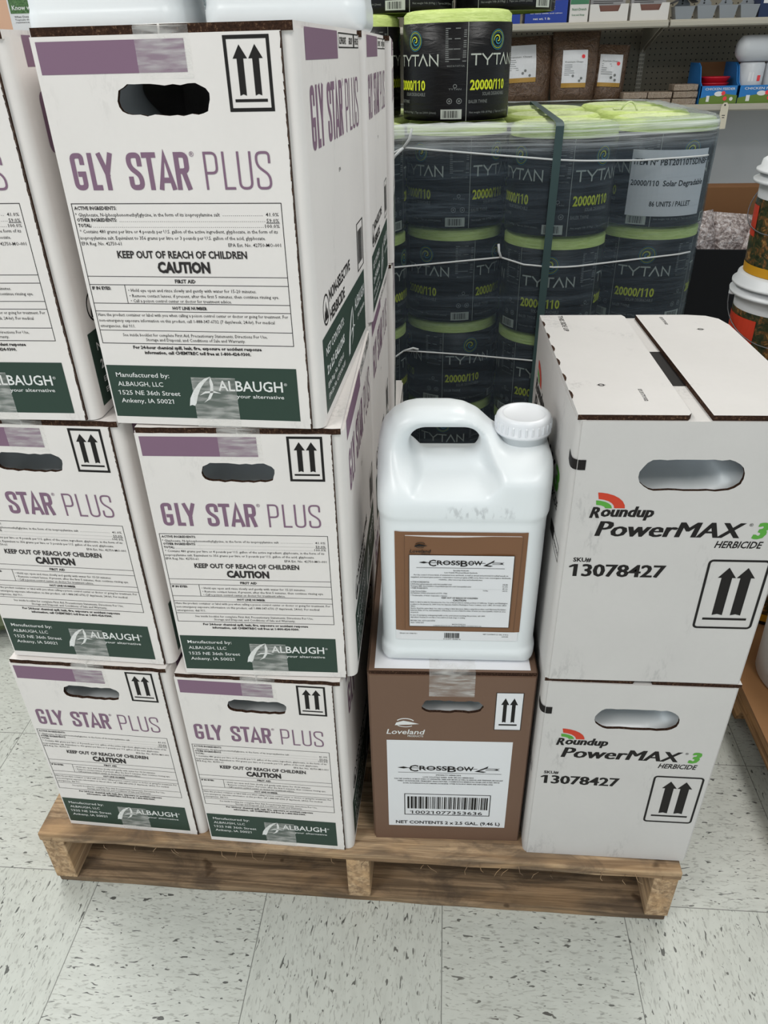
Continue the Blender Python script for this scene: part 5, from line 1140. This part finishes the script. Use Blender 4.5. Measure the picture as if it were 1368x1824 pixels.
for k, lab_ in enumerate(('white feed pail at the bottom of the nearer stack', 'white feed pail in the middle of the nearer stack', 'white lidded feed pail topmost of the nearer stack, just inside the photo edge')):
    pail((.752, .690, .133 + PH * k), math.radians((0, 30, -20)[k]), lab_, .118, PH + .010)
pail((.752, .423, .133), math.radians(60), 'white feed pail standing alone at the cardboard sheet edge, its lower curve visible', .118, PH + .010, False)

# ------------------------------------------------------------ odds and ends at the picture's edge
M['sack'] = mat('dark_green_sack', (62, 72, 34), .35, .5)
t = empty('green_sack', (-1.20, .86, 0), math.radians(15), 'dark green printed sack lying on the floor beyond the outer stack', 'sack')
mb = pillow(.30, .55, .12, seed=4); mb.v = [(x, z - .3, y + .062) for x, y, z in mb.v]; mb.f = [f[::-1] for f in mb.f]; mb.build('bag', 'sack', t)
M['tan'] = mat('tan_sack', (222, 178, 150), .5); M['photo_green'] = seed_mat('grass_photo_print', (100, 140, 84), (48, 84, 44))
t = empty('tan_carton', (-2.15, YS + .05, Z1), 0, 'tan carton with a white leaflet on the shelf far behind the outer stack', 'carton'); b = MB(); b.box(0, 0, 0, .34, .16, .26); b.build('body', 'tan', t, .002)
mpf = plane_map((0, 0, 0), (1, 0, 0), (0, 0, 1), (0, -1, 0))
a = Art(1); a.rect(.092, .025, .30, .23, 0); lf = a.build('leaflet', 'paper', mpf, t, .0012)
a = Art(1); a.rect(.099, .099, .294, .222); a.build('photo', 'photo_green', mpf, lf, .0018); a = Art(1); a.text('Know who', .110, .113, .017, .228, .02); a.build('headline', 'white_ink', mpf, lf, .0024)
a = Art(1); a.text('When Does Require a', .112, .083, .007, .24, .012); a.text('Topicals that deliver', .112, .072, .0065, .24, .004); a.text('resistance program', .114, .062, .0065, .24, .004); a.build('leaflet_text', 'text_ink', mpf, lf, .0018)
M['foil'] = mat('clear_crinkle', (190, 206, 214), .15, .8); g = NT(M['foil']); g.bump(g.noise(g.coord(), 60, 4, .6, 1.5), 1.0, .02); g.base(g.ramp(g.noise(g.coord(), 40, 3, .6, 1.0), [(.4, lin((120, 150, 160))), (.6, lin((226, 230, 232)))]))
t = empty('crinkled_bag', (-.352, .585, ZP + 3 * .3761), 0, 'crinkled clear bag between the two white jugs on top', 'bag'); pillow(.10, .16, .05, seed=9).build('bag', 'foil', t)
for o_ in (_to, neck_me, cap_me): bpy.data.objects.remove(o_)
